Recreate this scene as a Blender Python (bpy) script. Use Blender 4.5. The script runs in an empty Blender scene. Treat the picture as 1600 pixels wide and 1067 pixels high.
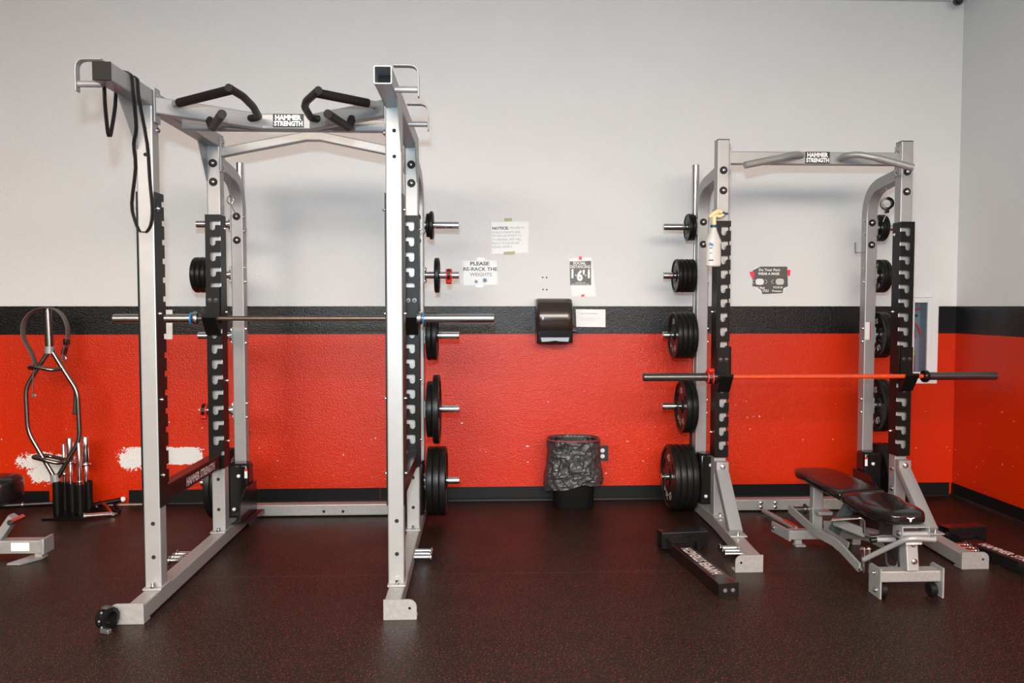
import bpy, bmesh, math, random
from mathutils import Vector, Matrix
from mathutils.geometry import tessellate_polygon
random.seed(7)
PI = math.pi
SC = bpy.context.scene
COL = SC.collection

# ------------------------------------------------------------------ camera
F_PX, YAW, PITCH, EYE = 1227.0, math.radians(2.4), math.radians(2.57), 1.42
cd = bpy.data.cameras.new('camera'); cam = bpy.data.objects.new('camera', cd); COL.objects.link(cam)
cd.sensor_width = 36.0; cd.lens = 36.0 * F_PX / 1600.0; cd.clip_start = 0.05
cam.location = (0, 0, EYE); cam.rotation_euler = (PI / 2 - PITCH, 0, -YAW)
SC.camera = cam

# ------------------------------------------------------------------ world, lights, exposure
w = bpy.data.worlds.new('world'); SC.world = w; w.use_nodes = True
bg = w.node_tree.nodes['Background']; bg.inputs[0].default_value = (1.0, 0.90, 0.80, 1); bg.inputs[1].default_value = 0.06
def area(name, loc, rot, sx, sy, power, color, shape='RECTANGLE'):
    l = bpy.data.lights.new(name, 'AREA'); l.shape = shape; l.size = sx
    if shape == 'RECTANGLE': l.size_y = sy
    l.energy = power; l.color = color
    o = bpy.data.objects.new(name, l); o.location = loc; o.rotation_euler = rot; COL.objects.link(o); return o
# camera flash, just above the lens
area('flash_light', (-0.05, 0.0, 1.76), (math.radians(88), 0, -YAW), 0.10, 0.10, 70, (0.62, 0.86, 1.0), 'DISK')
# added soft ambient fill: one large unseen panel behind and above the camera
area('ambient_fill_light', (-0.4, -2.3, 3.6), (math.radians(10), 0, 0), 9.5, 6.0, 2150, (1.0, 0.87, 0.76))
SC.view_settings.view_transform = 'Standard'; SC.view_settings.look = 'None'
SC.view_settings.gamma = 1.0; SC.view_settings.use_curve_mapping = False
SC.view_settings.exposure = 0.62

def ray(px, py):
    u = (px - 800) / F_PX; q = (533.5 - py) / F_PX
    v = math.cos(PITCH) + q * math.sin(PITCH); z = -math.sin(PITCH) + q * math.cos(PITCH)
    return Vector((u * math.cos(YAW) + v * math.sin(YAW), -u * math.sin(YAW) + v * math.cos(YAW), z))
def W(px, py, Y): d = ray(px, py); return d * (Y / d.y) + Vector((0, 0, EYE))
def Fl(px, py, z=0.0): d = ray(px, py); return d * ((z - EYE) / d.z) + Vector((0, 0, EYE))

# ------------------------------------------------------------------ materials
def mat(name, col, rough=0.5, metal=0.0, coat=0.0, bump=None, var=None, spec=0.5, trans=0.0, alpha=1.0, emis=None):
    m = bpy.data.materials.new(name); m.use_nodes = True
    nt = m.node_tree; N = nt.nodes; L = nt.links; b = N['Principled BSDF']
    b.inputs['Base Color'].default_value = (*col, 1); b.inputs['Roughness'].default_value = rough
    b.inputs['Metallic'].default_value = metal; b.inputs['Coat Weight'].default_value = coat
    b.inputs['Specular IOR Level'].default_value = spec
    b.inputs['Transmission Weight'].default_value = trans; b.inputs['Alpha'].default_value = alpha
    tc = N.new('ShaderNodeTexCoord')
    if var:   # (scale, amount)
        n = N.new('ShaderNodeTexNoise'); n.inputs['Scale'].default_value = var[0]; n.inputs['Detail'].default_value = 5
        L.new(tc.outputs['Object'], n.inputs['Vector'])
        mr = N.new('ShaderNodeMapRange'); mr.inputs[3].default_value = 1 - var[1]; mr.inputs[4].default_value = 1 + var[1]
        L.new(n.outputs[0], mr.inputs[0])
        mx = N.new('ShaderNodeMix'); mx.data_type = 'RGBA'; mx.blend_type = 'MULTIPLY'; mx.inputs[0].default_value = 1
        mx.inputs[6].default_value = (*col, 1); L.new(mr.outputs[0], mx.inputs[7]); L.new(mx.outputs[2], b.inputs['Base Color'])
    if bump:  # (scale, distance, strength)
        n = N.new('ShaderNodeTexNoise'); n.inputs['Scale'].default_value = bump[0]; n.inputs['Detail'].default_value = 3
        L.new(tc.outputs['Object'], n.inputs['Vector'])
        bp = N.new('ShaderNodeBump'); bp.inputs['Distance'].default_value = bump[1]; bp.inputs['Strength'].default_value = bump[2]
        L.new(n.outputs[0], bp.inputs['Height']); L.new(bp.outputs[0], b.inputs['Normal'])
    return m

def wall_material():
    m = bpy.data.materials.new('painted_wall'); m.use_nodes = True
    nt = m.node_tree; N = nt.nodes; L = nt.links; b = N['Principled BSDF']
    geo = N.new('ShaderNodeNewGeometry'); sp = N.new('ShaderNodeSeparateXYZ'); L.new(geo.outputs['Position'], sp.inputs[0])
    def math_(op, a, c=None, clamp=False):
        n = N.new('ShaderNodeMath'); n.operation = op; n.use_clamp = clamp
        for k, v in enumerate((a, c)):
            if v is None: continue
            if isinstance(v, (int, float)): n.inputs[k].default_value = v
            else: L.new(v, n.inputs[k])
        return n.outputs[0]
    def noise(scale, detail=4, rough=.5):
        n = N.new('ShaderNodeTexNoise'); n.inputs['Scale'].default_value = scale; n.inputs['Detail'].default_value = detail
        n.inputs['Roughness'].default_value = rough; L.new(geo.outputs['Position'], n.inputs['Vector']); return n.outputs[0]
    def mix(f, a, c):
        n = N.new('ShaderNodeMix'); n.data_type = 'RGBA'; L.new(f, n.inputs[0])
        for k, v in ((6, a), (7, c)):
            if isinstance(v, tuple): n.inputs[k].default_value = (*v, 1)
            else: L.new(v, n.inputs[k])
        return n.outputs[2]
    z = math_('ADD', sp.outputs[2], math_('MULTIPLY', math_('SUBTRACT', noise(60), .5), .004))
    is_white = math_('GREATER_THAN', z, 1.42)
    is_black = math_('GREATER_THAN', z, 1.218)
    big = noise(1.6, 3)
    red = mix(big, (0.52, 0.018, 0.0004), (0.60, 0.025, 0.0006))
    c = mix(is_black, red, (0.0035, 0.0035, 0.004))
    white = mix(noise(2.2, 5), (0.68, 0.67, 0.66), (0.73, 0.72, 0.71))
    c = mix(is_white, c, white)
    # bare spackled patches and chips, each with its own ragged outline
    nz = math_('ADD', math_('MULTIPLY', math_('SUBTRACT', noise(12, 6, .8), .5), 4.4), math_('MULTIPLY', math_('SUBTRACT', noise(60, 3, .6), .5), 2.4))
    mask = None
    for (cx, cz, hx, hz, pw) in ((-3.14, .310, .15, .060, 2), (-3.10, .240, .11, .085, 2), (-2.98, .325, .09, .040, 2), (-2.47, .335, .11, .085, 2), (-2.24, .345, .25, .062, 6)):
        dx = math_('ABSOLUTE', math_('DIVIDE', math_('SUBTRACT', sp.outputs[0], cx), hx))
        dz = math_('ABSOLUTE', math_('DIVIDE', math_('SUBTRACT', sp.outputs[2], cz), hz))
        d = math_('ADD', math_('POWER', dx, pw), math_('POWER', dz, pw))
        k = math_('LESS_THAN', math_('ADD', d, nz), 1.0)
        mask = k if mask is None else math_('MAXIMUM', mask, k)
    mask = math_('MULTIPLY', mask, math_('LESS_THAN', sp.outputs[2], .412))
    chips = math_('GREATER_THAN', noise(34, 2, .4), .765)
    low = math_('LESS_THAN', sp.outputs[2], .75)
    mask = math_('MAXIMUM', mask, math_('MULTIPLY', chips, low))
    c = mix(mask, c, (0.72, 0.69, 0.66))
    L.new(c, b.inputs['Base Color'])
    rg = N.new('ShaderNodeMix'); L.new(is_white, rg.inputs[0]); rg.inputs[2].default_value = .25; rg.inputs[3].default_value = .62
    L.new(rg.outputs[0], b.inputs['Roughness'])
    sl = N.new('ShaderNodeMix'); L.new(is_white, sl.inputs[0]); sl.inputs[2].default_value = .36; sl.inputs[3].default_value = .25
    L.new(sl.outputs[0], b.inputs['Specular IOR Level'])
    bp = N.new('ShaderNodeBump'); bp.inputs['Distance'].default_value = .0030; bp.inputs['Strength'].default_value = 1
    L.new(noise(135, 2, .5), bp.inputs['Height']); L.new(bp.outputs[0], b.inputs['Normal'])
    return m

def floor_material():
    m = bpy.data.materials.new('rubber_floor'); m.use_nodes = True
    nt = m.node_tree; N = nt.nodes; L = nt.links; b = N['Principled BSDF']
    tc = N.new('ShaderNodeTexCoord')
    def noise(scale, d=3):
        n = N.new('ShaderNodeTexNoise'); n.inputs['Scale'].default_value = scale; n.inputs['Detail'].default_value = d
        L.new(tc.outputs['Object'], n.inputs['Vector']); return n.outputs[0]
    def ramp(src, p0, p1):
        r = N.new('ShaderNodeMapRange'); r.inputs[1].default_value = p0; r.inputs[2].default_value = p1; L.new(src, r.inputs[0]); return r.outputs[0]
    def mix(f, a, c):
        n = N.new('ShaderNodeMix'); n.data_type = 'RGBA'; L.new(f, n.inputs[0])
        for k, v in ((6, a), (7, c)):
            if isinstance(v, tuple): n.inputs[k].default_value = (*v, 1)
            else: L.new(v, n.inputs[k])
        return n.outputs[2]
    c = mix(noise(1.3, 4), (0.0054, 0.0033, 0.0022), (0.0100, 0.0057, 0.0038))
    c = mix(ramp(noise(120, 1), .63, .69), c, (0.22, 0.035, 0.014))
    c = mix(ramp(noise(190, 1), .66, .72), c, (0.13, 0.10, 0.08))
    # seams between the rolled mats
    sp = N.new('ShaderNodeSeparateXYZ'); L.new(tc.outputs['Object'], sp.inputs[0])
    def ln(out, v, w_):
        a = N.new('ShaderNodeMath'); a.operation = 'SUBTRACT'; L.new(out, a.inputs[0]); a.inputs[1].default_value = v
        ab = N.new('ShaderNodeMath'); ab.operation = 'ABSOLUTE'; L.new(a.outputs[0], ab.inputs[0])
        l = N.new('ShaderNodeMath'); l.operation = 'LESS_THAN'; L.new(ab.outputs[0], l.inputs[0]); l.inputs[1].default_value = w_; return l.outputs[0]
    seam = mix(noise(8), (0.02, 0.013, 0.01), (0.07, 0.055, 0.045))
    c = mix(ln(sp.outputs[1], 3.62, .0035), c, seam)
    L.new(c, b.inputs['Base Color'])
    rr = N.new('ShaderNodeMapRange'); rr.inputs[3].default_value = .34; rr.inputs[4].default_value = .52; L.new(noise(3, 5), rr.inputs[0])
    L.new(rr.outputs[0], b.inputs['Roughness']); b.inputs['Specular IOR Level'].default_value = .24
    bp = N.new('ShaderNodeBump'); bp.inputs['Distance'].default_value = .0012; bp.inputs['Strength'].default_value = .6
    L.new(noise(260, 2), bp.inputs['Height']); L.new(bp.outputs[0], b.inputs['Normal'])
    return m

M = dict(
    wall=wall_material(), floor=floor_material(),
    ceiling=mat('ceiling_paint', (0.62, 0.66, 0.66), .8),
    silver=mat('silver_powder_coat', (0.345, 0.34, 0.335), .42, .4, bump=(260, .0006, .25), var=(14, .07)),
    silver_worn=mat('worn_silver_coat', (0.325, 0.315, 0.30), .45, .35, bump=(200, .0008, .3), var=(60, .22)),
    black=mat('black_powder_coat', (0.006, 0.0055, 0.005), .38, 0, bump=(240, .0006, .3), spec=.18),
    gloss=mat('gloss_black_steel', (0.008, 0.007, 0.007), .18, 0, bump=(60, .0008, .2), spec=.35),
    hookplate=mat('grey_uhmw_plate', (0.075, 0.072, 0.068), .35, .2),
    chrome=mat('chrome', (0.72, 0.71, 0.70), .14, 1.0),
    brushed=mat('brushed_steel', (0.55, 0.53, 0.50), .28, 1.0),
    gunmetal=mat('gunmetal', (0.26, 0.235, 0.21), .27, 1.0),
    darksteel=mat('dark_bar_steel', (0.13, 0.125, 0.12), .3, .9),
    shaft=mat('worn_bar_shaft', (0.16, 0.125, 0.095), .38, .8, var=(40, .3)),
    redshaft=mat('red_bar_shaft', (0.62, 0.055, 0.012), .4, .0, var=(30, .25)),
    rubber=mat('black_plate_rubber', (0.0075, 0.007, 0.0065), .36, 0, bump=(120, .0008, .25), spec=.26),
    foam=mat('black_foam_grip', (0.013, 0.010, 0.0085), .5, 0, bump=(300, .0008, .4), spec=.22),
    band=mat('latex_band', (0.011, 0.009, 0.009), .42, spec=.3),
    vinyl=mat('black_vinyl', (0.009, 0.007, 0.0065), .17, 0, bump=(40, .0015, .3), spec=.45),
    white=mat('white_paper', (0.78, 0.77, 0.76), .35),
    sleeve=mat('plastic_sleeve', (0.74, 0.73, 0.72), .34, spec=.3),
    ink=mat('black_ink', (0.02, 0.02, 0.02), .5), greyink=mat('grey_ink', (0.26, 0.26, 0.26), .5),
    blueink=mat('blue_ink', (0.08, 0.14, 0.22), .5),
    poster=mat('poster_grey', (0.085, 0.082, 0.078), .4),
    whitepaint=mat('white_lettering', (0.82, 0.80, 0.78), .4),
    redlight=mat('plate_lettering', (0.62, 0.50, 0.46), .5),
    redplastic=mat('red_plastic', (0.62, 0.018, 0.01), .3), blueplastic=mat('blue_plastic', (0.02, 0.20, 0.50), .35),
    pinktape=mat('red_tape', (0.85, 0.03, 0.07), .4), tape=mat('masking_tape', (0.42, 0.40, 0.22), .6), cleartape=mat('clear_tape', (0.62, 0.58, 0.54), .3),
    baseboard=mat('black_vinyl_base', (0.006, 0.0062, 0.0065), .4, spec=.25), glue=mat('old_adhesive', (0.36, 0.27, 0.20), .7, var=(30, .4)),
    bin=mat('black_bin_plastic', (0.006, 0.006, 0.006), .45, spec=.25),
    dispenser=mat('smoked_plastic', (0.030, 0.019, 0.015), .2, 0, coat=.3), dispgrey=mat('grey_plastic', (0.36, 0.40, 0.44), .35),
    cabinet=mat('white_enamel', (0.72, 0.72, 0.73), .35),
    cream=mat('cream_plastic', (0.80, 0.62, 0.34), .4), bottle=mat('cloudy_bottle', (0.68, 0.64, 0.58), .35, trans=.15),
    navy=mat('navy_plastic', (0.02, 0.07, 0.14), .35), yellow=mat('yellow_sticker', (0.8, 0.5, 0.02), .4),
    redsticker=mat('red_sticker', (0.6, 0.02, 0.02), .4), leather=mat('grey_webbing', (0.13, 0.10, 0.085), .6, bump=(200, .001, .4)),
    oldblue=mat('blue_grey_paint', (0.10, 0.125, 0.12), .45, .3),
    hole=mat('dark_recess', (0.006, 0.006, 0.006), .8), clip=mat('steel_clip', (0.5, 0.5, 0.48), .3, .9),
    camglass=mat('smoked_dome', (0.01, 0.01, 0.012), .06, 0, coat=.5),
    string=mat('white_string', (0.7, 0.66, 0.6), .7),
)
# wrinkled see-through bin liner
def liner_material():
    m = bpy.data.materials.new('clear_bin_liner'); m.use_nodes = True
    N = m.node_tree.nodes; L = m.node_tree.links; b = N['Principled BSDF']; out = N['Material Output']
    b.inputs['Base Color'].default_value = (0.06, 0.06, 0.063, 1); b.inputs['Roughness'].default_value = .2
    b.inputs['Specular IOR Level'].default_value = 1.0
    tr = N.new('ShaderNodeBsdfTransparent'); tr.inputs[0].default_value = (.8, .8, .8, 1)
    mx = N.new('ShaderNodeMixShader'); mx.inputs[0].default_value = .6
    L.new(tr.outputs[0], mx.inputs[1]); L.new(b.outputs[0], mx.inputs[2]); L.new(mx.outputs[0], out.inputs[0])
    tc = N.new('ShaderNodeTexCoord'); n = N.new('ShaderNodeTexNoise'); n.inputs['Scale'].default_value = 30; n.inputs['Detail'].default_value = 4
    n.inputs['Distortion'].default_value = 1.2; L.new(tc.outputs['Object'], n.inputs['Vector'])
    bp = N.new('ShaderNodeBump'); bp.inputs['Distance'].default_value = .012; bp.inputs['Strength'].default_value = .8
    L.new(n.outputs[0], bp.inputs['Height']); L.new(bp.outputs[0], b.inputs['Normal'])
    return m
M['liner'] = liner_material()
def glass_material():
    m = bpy.data.materials.new('cabinet_glass'); m.use_nodes = True
    N = m.node_tree.nodes; L = m.node_tree.links; out = N['Material Output']
    tr = N.new('ShaderNodeBsdfTransparent'); tr.inputs[0].default_value = (.9, .95, .97, 1)
    gl = N.new('ShaderNodeBsdfGlossy'); gl.inputs['Roughness'].default_value = .05
    mx = N.new('ShaderNodeMixShader'); mx.inputs[0].default_value = .07
    L.new(tr.outputs[0], mx.inputs[1]); L.new(gl.outputs[0], mx.inputs[2]); L.new(mx.outputs[0], out.inputs[0]); return m
M['glass'] = glass_material()

# ------------------------------------------------------------------ geometry helpers
ORG = {}
SPLIT = set('foot_plate anchor_bolt channel_bolt washer bolt_head bolt_hole flange_bolt peg_bolt step_bolt bracket_bolt plate_bolt brace_bolt hinge_bolt plate_hole mount_gusset bolt_plate wheel_bolt post_bolt link_bolt foot_pad tape curled_corner socket rib label_print nozzle hinge_plate bar_holder_shelf'.split())
def thing(name, label, cat, loc, group=None):
    o = bpy.data.objects.new(name, None); COL.objects.link(o); o.location = loc; o.empty_display_size = .1
    o['label'] = label; o['category'] = cat
    if group: o['group'] = group
    ORG[o] = Vector(loc); return o
def tag(o, label, cat, group=None):
    o['label'] = label; o['category'] = cat
    if group: o['group'] = group
    return o

def fillet(pts, r, n=5):
    pts = [Vector(p) for p in pts]; out = [pts[0]]
    for a, b, c in zip(pts, pts[1:], pts[2:]):
        d1 = (a - b); d2 = (c - b); k = min(r, d1.length * .48, d2.length * .48)
        p = b + d1.normalized() * k; q = b + d2.normalized() * k
        for i in range(n + 1):
            t = i / n; out.append(p * (1 - t) ** 2 + b * 2 * t * (1 - t) + q * t * t)
    out.append(pts[-1]); return out
def rrect(w_, h, r, n=2):
    out = []
    for cx, cy, a0 in ((w_ / 2 - r, h / 2 - r, 0), (-w_ / 2 + r, h / 2 - r, 90), (-w_ / 2 + r, -h / 2 + r, 180), (w_ / 2 - r, -h / 2 + r, 270)):
        for i in range(n + 1):
            a = math.radians(a0 + 90 * i / n); out.append((cx + r * math.cos(a), cy + r * math.sin(a)))
    return out

class MB:
    def __init__(s): s.v = []; s.f = []; s.m = []; s.mi = 0; s.bars = False
    def _add(s, vs, fs):
        b = len(s.v); s.v += [Vector(v) for v in vs]
        for f in fs: s.f.append([b + i for i in f]); s.m.append(s.mi)
        return s
    def box(s, a, b):
        (x0, y0, z0), (x1, y1, z1) = [(min(p, q)) for p, q in zip(a, b)], [(max(p, q)) for p, q in zip(a, b)]
        vs = [(x, y, z) for x in (x0, x1) for y in (y0, y1) for z in (z0, z1)]
        return s._add(vs, [(0, 1, 3, 2), (4, 6, 7, 5), (0, 4, 5, 1), (2, 3, 7, 6), (0, 2, 6, 4), (1, 5, 7, 3)])
    def obox(s, c, size, R):
        c = Vector(c); h = Vector(size) / 2
        vs = [c + R @ Vector((i * h.x, j * h.y, k * h.z)) for i in (-1, 1) for j in (-1, 1) for k in (-1, 1)]
        return s._add(vs, [(0, 1, 3, 2), (4, 6, 7, 5), (0, 4, 5, 1), (2, 3, 7, 6), (0, 2, 6, 4), (1, 5, 7, 3)])
    def sweep(s, pts, prof, ref, cap=True):
        """profile (a,b) swept along pts: a along ref, b across, mitred"""
        pts = [Vector(p) for p in pts]; n = len(pts); k = len(prof); ref = Vector(ref).normalized(); vs = []
        for i, p in enumerate(pts):
            d0 = (p - pts[i - 1]).normalized() if i else (pts[1] - p).normalized()
            d1 = (pts[i + 1] - p).normalized() if i < n - 1 else d0
            t = (d0 + d1).normalized(); A = (ref - t * ref.dot(t)).normalized(); B = t.cross(A).normalized()
            sc = 1 / max(.35, t.dot(d0))
            vs += [p + A * a + B * b * sc for a, b in prof]
        fs = [(i * k + j, i * k + (j + 1) % k, (i + 1) * k + (j + 1) % k, (i + 1) * k + j) for i in range(n - 1) for j in range(k)]
        if cap: fs += [tuple(range(k))[::-1], tuple(range((n - 1) * k, n * k))]
        return s._add(vs, fs)
    def bar(s, pts, w_, h, ref=(1, 0, 0), r=.006): s.bars = True; return s.sweep(pts, rrect(w_, h, min(r, w_ * .45, h * .45)), ref)
    def hollow(s, p0, p1, w_, h, t, ref=(1, 0, 0), r=.006):
        s.bars = True; p0, p1 = Vector(p0), Vector(p1); o = rrect(w_, h, r); i_ = rrect(w_ - 2 * t, h - 2 * t, r * .6); k = len(o)
        s.sweep([p0, p1], o, ref, cap=False); s.sweep([p0, p1], i_[::-1], ref, cap=False)
        b = len(s.v) - 4 * k
        for e in (0, 1):
            for j in range(k):
                j2 = (j + 1) % k; A = b + e * k + j; B = b + e * k + j2
                C_ = b + 2 * k + e * k + (k - 1 - j); D = b + 2 * k + e * k + (k - 1 - j2)
                s.f.append([A, C_, D, B] if e == 0 else [A, B, D, C_]); s.m.append(s.mi)
        return s
    def tube(s, pts, r, n=14, closed=False):
        pts = [Vector(p) for p in pts]; m = len(pts)
        rs = r if isinstance(r, (list, tuple)) else [r] * m
        T = []
        for i in range(m):
            a = pts[i - 1] if (i or closed) else pts[i]; b = pts[(i + 1) % m] if (i < m - 1 or closed) else pts[i]
            T.append((b - a).normalized())
        u = T[0].orthogonal().normalized(); vs = []
        for i in range(m):
            u = (u - T[i] * u.dot(T[i])).normalized(); v = T[i].cross(u)
            vs += [pts[i] + (u * math.cos(2 * PI * j / n) + v * math.sin(2 * PI * j / n)) * rs[i] for j in range(n)]
        fs = [(i * n + j, i * n + (j + 1) % n, ((i + 1) % m) * n + (j + 1) % n, ((i + 1) % m) * n + j) for i in range(m if closed else m - 1) for j in range(n)]
        if not closed: fs += [tuple(range(n))[::-1], tuple(range((m - 1) * n, m * n))]
        return s._add(vs, fs)
    def cyl(s, a, b, r, n=20): return s.tube([a, b], r, n)
    def lathe(s, prof, o=(0, 0, 0), ax=(0, 0, 1), n=32, closed=False):
        """prof: (radius, height) along axis"""
        o = Vector(o); ax = Vector(ax).normalized(); u = ax.orthogonal().normalized(); v = ax.cross(u); vs = []
        for r, h in prof:
            vs += [o + ax * h + (u * math.cos(2 * PI * j / n) + v * math.sin(2 * PI * j / n)) * max(r, 1e-5) for j in range(n)]
        m = len(prof)
        fs = [(i * n + j, i * n + (j + 1) % n, ((i + 1) % m) * n + (j + 1) % n, ((i + 1) % m) * n + j) for i in range(m if closed else m - 1) for j in range(n)]
        if not closed: fs += [tuple(range(n))[::-1], tuple(range((m - 1) * n, m * n))]
        return s._add(vs, fs)
    def ball(s, c, r, n=14, sq=(1, 1, 1)):
        c = Vector(c); vs = []; m = n // 2
        for i in range(m + 1):
            a = PI * i / m; rr = max(math.sin(a), 1e-4)
            vs += [c + Vector((rr * math.cos(2 * PI * j / n) * r * sq[0], rr * math.sin(2 * PI * j / n) * r * sq[1], -math.cos(a) * r * sq[2])) for j in range(n)]
        return s._add(vs, [(i * n + j, i * n + (j + 1) % n, (i + 1) * n + (j + 1) % n, (i + 1) * n + j) for i in range(m) for j in range(n)])
    def prism(s, poly, t, mtx, holes=()):
        """2D outline (with holes) in XY, thickness along +Z, placed by mtx"""
        loops = [poly] + list(holes); flat = [p for l in loops for p in l]; k = len(flat)
        tris = tessellate_polygon([[Vector((x, y, 0)) for x, y in l] for l in loops])
        vs = [mtx @ Vector((x, y, 0)) for x, y in flat] + [mtx @ Vector((x, y, t)) for x, y in flat]
        fs = []
        for tr in tris:
            a, b, c = [flat[i] for i in tr]
            ccw = (b[0] - a[0]) * (c[1] - a[1]) - (b[1] - a[1]) * (c[0] - a[0]) > 0
            tr = tuple(tr) if ccw else tuple(tr)[::-1]
            fs.append(tuple(i + k for i in tr)); fs.append(tr[::-1])
        b0 = 0
        for li, l in enumerate(loops):
            n = len(l); ar = sum(l[i][0] * l[(i + 1) % n][1] - l[(i + 1) % n][0] * l[i][1] for i in range(n))
            for i in range(n):
                q = (b0 + i, b0 + (i + 1) % n, b0 + (i + 1) % n + k, b0 + i + k)
                fs.append(q if (ar > 0) == (li == 0) else q[::-1])
            b0 += n
        return s._add(vs, fs)
    def mesh(s, vs, fs, mtx): return s._add([mtx @ Vector(v) for v in vs], fs)
    def pieces(s):
        par = list(range(len(s.v)))
        def fd(i):
            while par[i] != i: par[i] = par[par[i]]; i = par[i]
            return i
        for f in s.f:
            r = fd(f[0])
            for i in f[1:]: par[fd(i)] = r
        g = {}
        for k, f in enumerate(s.f): g.setdefault(fd(f[0]), []).append(k)
        bb = []
        for fs in g.values():
            vs = [s.v[i] for k in fs for i in s.f[k]]
            bb.append([fs, [min(v[a] for v in vs) - .0015 for a in range(3)], [max(v[a] for v in vs) + .0015 for a in range(3)]])
        done = False
        while not done:
            done = True
            for i in range(len(bb)):
                for j in range(i + 1, len(bb)):
                    if all(bb[i][1][a] <= bb[j][2][a] and bb[j][1][a] <= bb[i][2][a] for a in range(3)):
                        bb[i] = [bb[i][0] + bb[j][0], [min(p, q) for p, q in zip(bb[i][1], bb[j][1])], [max(p, q) for p, q in zip(bb[i][2], bb[j][2])]]
                        del bb[j]; done = False; break
                if not done: break
        return [b[0] for b in bb]
    def build(s, name, m, parent=None, bevel=0, ang=35, solid=0):
        if parent is not None and name in SPLIT:
            ps = s.pieces()
            if len(ps) > 1:
                out = None
                for fs in ps:
                    q = MB(); mp = {}
                    for k in fs:
                        nf = []
                        for i in s.f[k]:
                            if i not in mp: mp[i] = len(q.v); q.v.append(s.v[i])
                            nf.append(mp[i])
                        q.f.append(nf); q.m.append(s.m[k])
                    out = q.build(name, m, parent, bevel, ang, solid)
                return out
        me = bpy.data.meshes.new(name); loc = Vector((0, 0, 0))
        if parent is None:
            xs = [v.x for v in s.v]; ys = [v.y for v in s.v]; loc = Vector(((min(xs) + max(xs)) / 2, (min(ys) + max(ys)) / 2, min(v.z for v in s.v)))
        else: loc = ORG[parent]
        me.from_pydata([v - loc for v in s.v], [], s.f)
        for mm in (m if isinstance(m, (list, tuple)) else [m]): me.materials.append(M[mm])
        me.polygons.foreach_set('material_index', s.m); me.polygons.foreach_set('use_smooth', [True] * len(s.f))
        me.update(); me.set_sharp_from_angle(angle=math.radians(18 if s.bars else ang))
        o = bpy.data.objects.new(name, me); COL.objects.link(o); ORG[o] = loc
        if parent is None: o.location = loc
        else: o.parent = parent
        if solid:
            q = o.modifiers.new('thickness', 'SOLIDIFY'); q.thickness = solid; q.offset = 0
        if bevel:
            q = o.modifiers.new('bevel', 'BEVEL'); q.width = bevel; q.segments = 2; q.limit_method = 'ANGLE'; q.angle_limit = math.radians(50)
            q.harden_normals = False
        return o

_tc = {}
def text_geo(s_, bold=0.0, spacing=1.0, line=1.0, align='CENTER'):
    key = (s_, bold, spacing, line, align)
    if key not in _tc:
        cu = bpy.data.curves.new('lettering', 'FONT'); cu.body = s_; cu.offset = bold; cu.align_x = align; cu.size = 1
        cu.space_character = spacing; cu.space_line = line; cu.resolution_u = 2
        ob = bpy.data.objects.new('lettering_source', cu); COL.objects.link(ob)
        me = bpy.data.meshes.new_from_object(ob)
        vs = [v.co.copy() for v in me.vertices]; fs = [tuple(p.vertices) for p in me.polygons]
        bpy.data.objects.remove(ob); bpy.data.meshes.remove(me); bpy.data.curves.remove(cu)
        x0 = min(v.x for v in vs); x1 = max(v.x for v in vs); y0 = min(v.y for v in vs); y1 = max(v.y for v in vs)
        _tc[key] = ([Vector(((v.x - (x0 + x1) / 2) / (x1 - x0), (v.y - (y0 + y1) / 2) / (y1 - y0), 0)) for v in vs], fs)
    return _tc[key]
def letters(mb, s_, c, wid, hei, R, **kw):
    """text filling wid x hei, centred at c; R's columns are the text's right, up and out"""
    vs, fs = text_geo(s_, **kw); R = Matrix(R).transposed()
    for v in vs:
        pass
    b = len(mb.v)
    mb._add([Vector(c) + R @ Vector((v.x * wid, v.y * hei, 0)) for v in vs], fs); return mb
FRONT = ((1, 0, 0), (0, 0, 1), (0, -1, 0))     # reads from the camera side
def wallR(a):                                  # same, tilted by a degrees
    a = math.radians(a); return ((math.cos(a), 0, math.sin(a)), (-math.sin(a), 0, math.cos(a)), (0, -1, 0))
def RM(R, c=(0, 0, 0)):
    m = Matrix(R).transposed().to_4x4(); m.translation = Vector(c); return m
def copy_thing(o, loc, label, group):
    r = o.copy(); COL.objects.link(r); r.location = loc; r['label'] = label; r['group'] = group
    for ch in list(o.children):
        c = ch.copy(); COL.objects.link(c); c.parent = r
        for g in list(ch.children):
            d = g.copy(); COL.objects.link(d); d.parent = c
    return r

# ------------------------------------------------------------------ the room
YW, XR, ZC = 5.70, 3.545, 3.638
def struct(mb, name, m, **k):
    o = mb.build(name, m, **k); o['kind'] = 'structure'; return o
struct(MB().box((-7, -5, -.1), (XR + .1, YW + .3, 0)), 'floor', 'floor')
struct(MB().box((-7, -1.0, ZC), (XR + .1, YW + .3, ZC + .1)), 'ceiling', 'ceiling')
CX0, CX1, CZ0, CZ1 = 3.13, 3.405, .845, 1.535        # opening of the recessed extinguisher cabinet
mb = MB()
hx0, hx1, hz0, hz1 = CX0 + .03, CX1 - .03, CZ0 + .03, CZ1 - .03
mb.box((-7, YW, 0), (hx0, YW + .2, ZC)).box((hx1, YW, 0), (XR + .1, YW + .2, ZC))
mb.box((hx0, YW, 0), (hx1, YW + .2, hz0)).box((hx0, YW, hz1), (hx1, YW + .2, ZC))
struct(mb, 'wall_back', 'wall')
struct(MB().box((XR, -5, 0), (XR + .1, YW, ZC)), 'wall_right', 'wall')
def base_seg(mb, x0, x1):
    prof = [(0, 0), (0, .1), (-.006, .1), (-.007, .02), (-.018, .006), (-.02, 0)]
    k = len(prof); vs = [(x, YW + a, b) for x in (x0, x1) for a, b in prof]
    mb._add(vs, [(j, (j + 1) % k, k + (j + 1) % k, k + j) for j in range(k)] + [tuple(range(k)), tuple(range(k, 2 * k))[::-1]])
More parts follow.
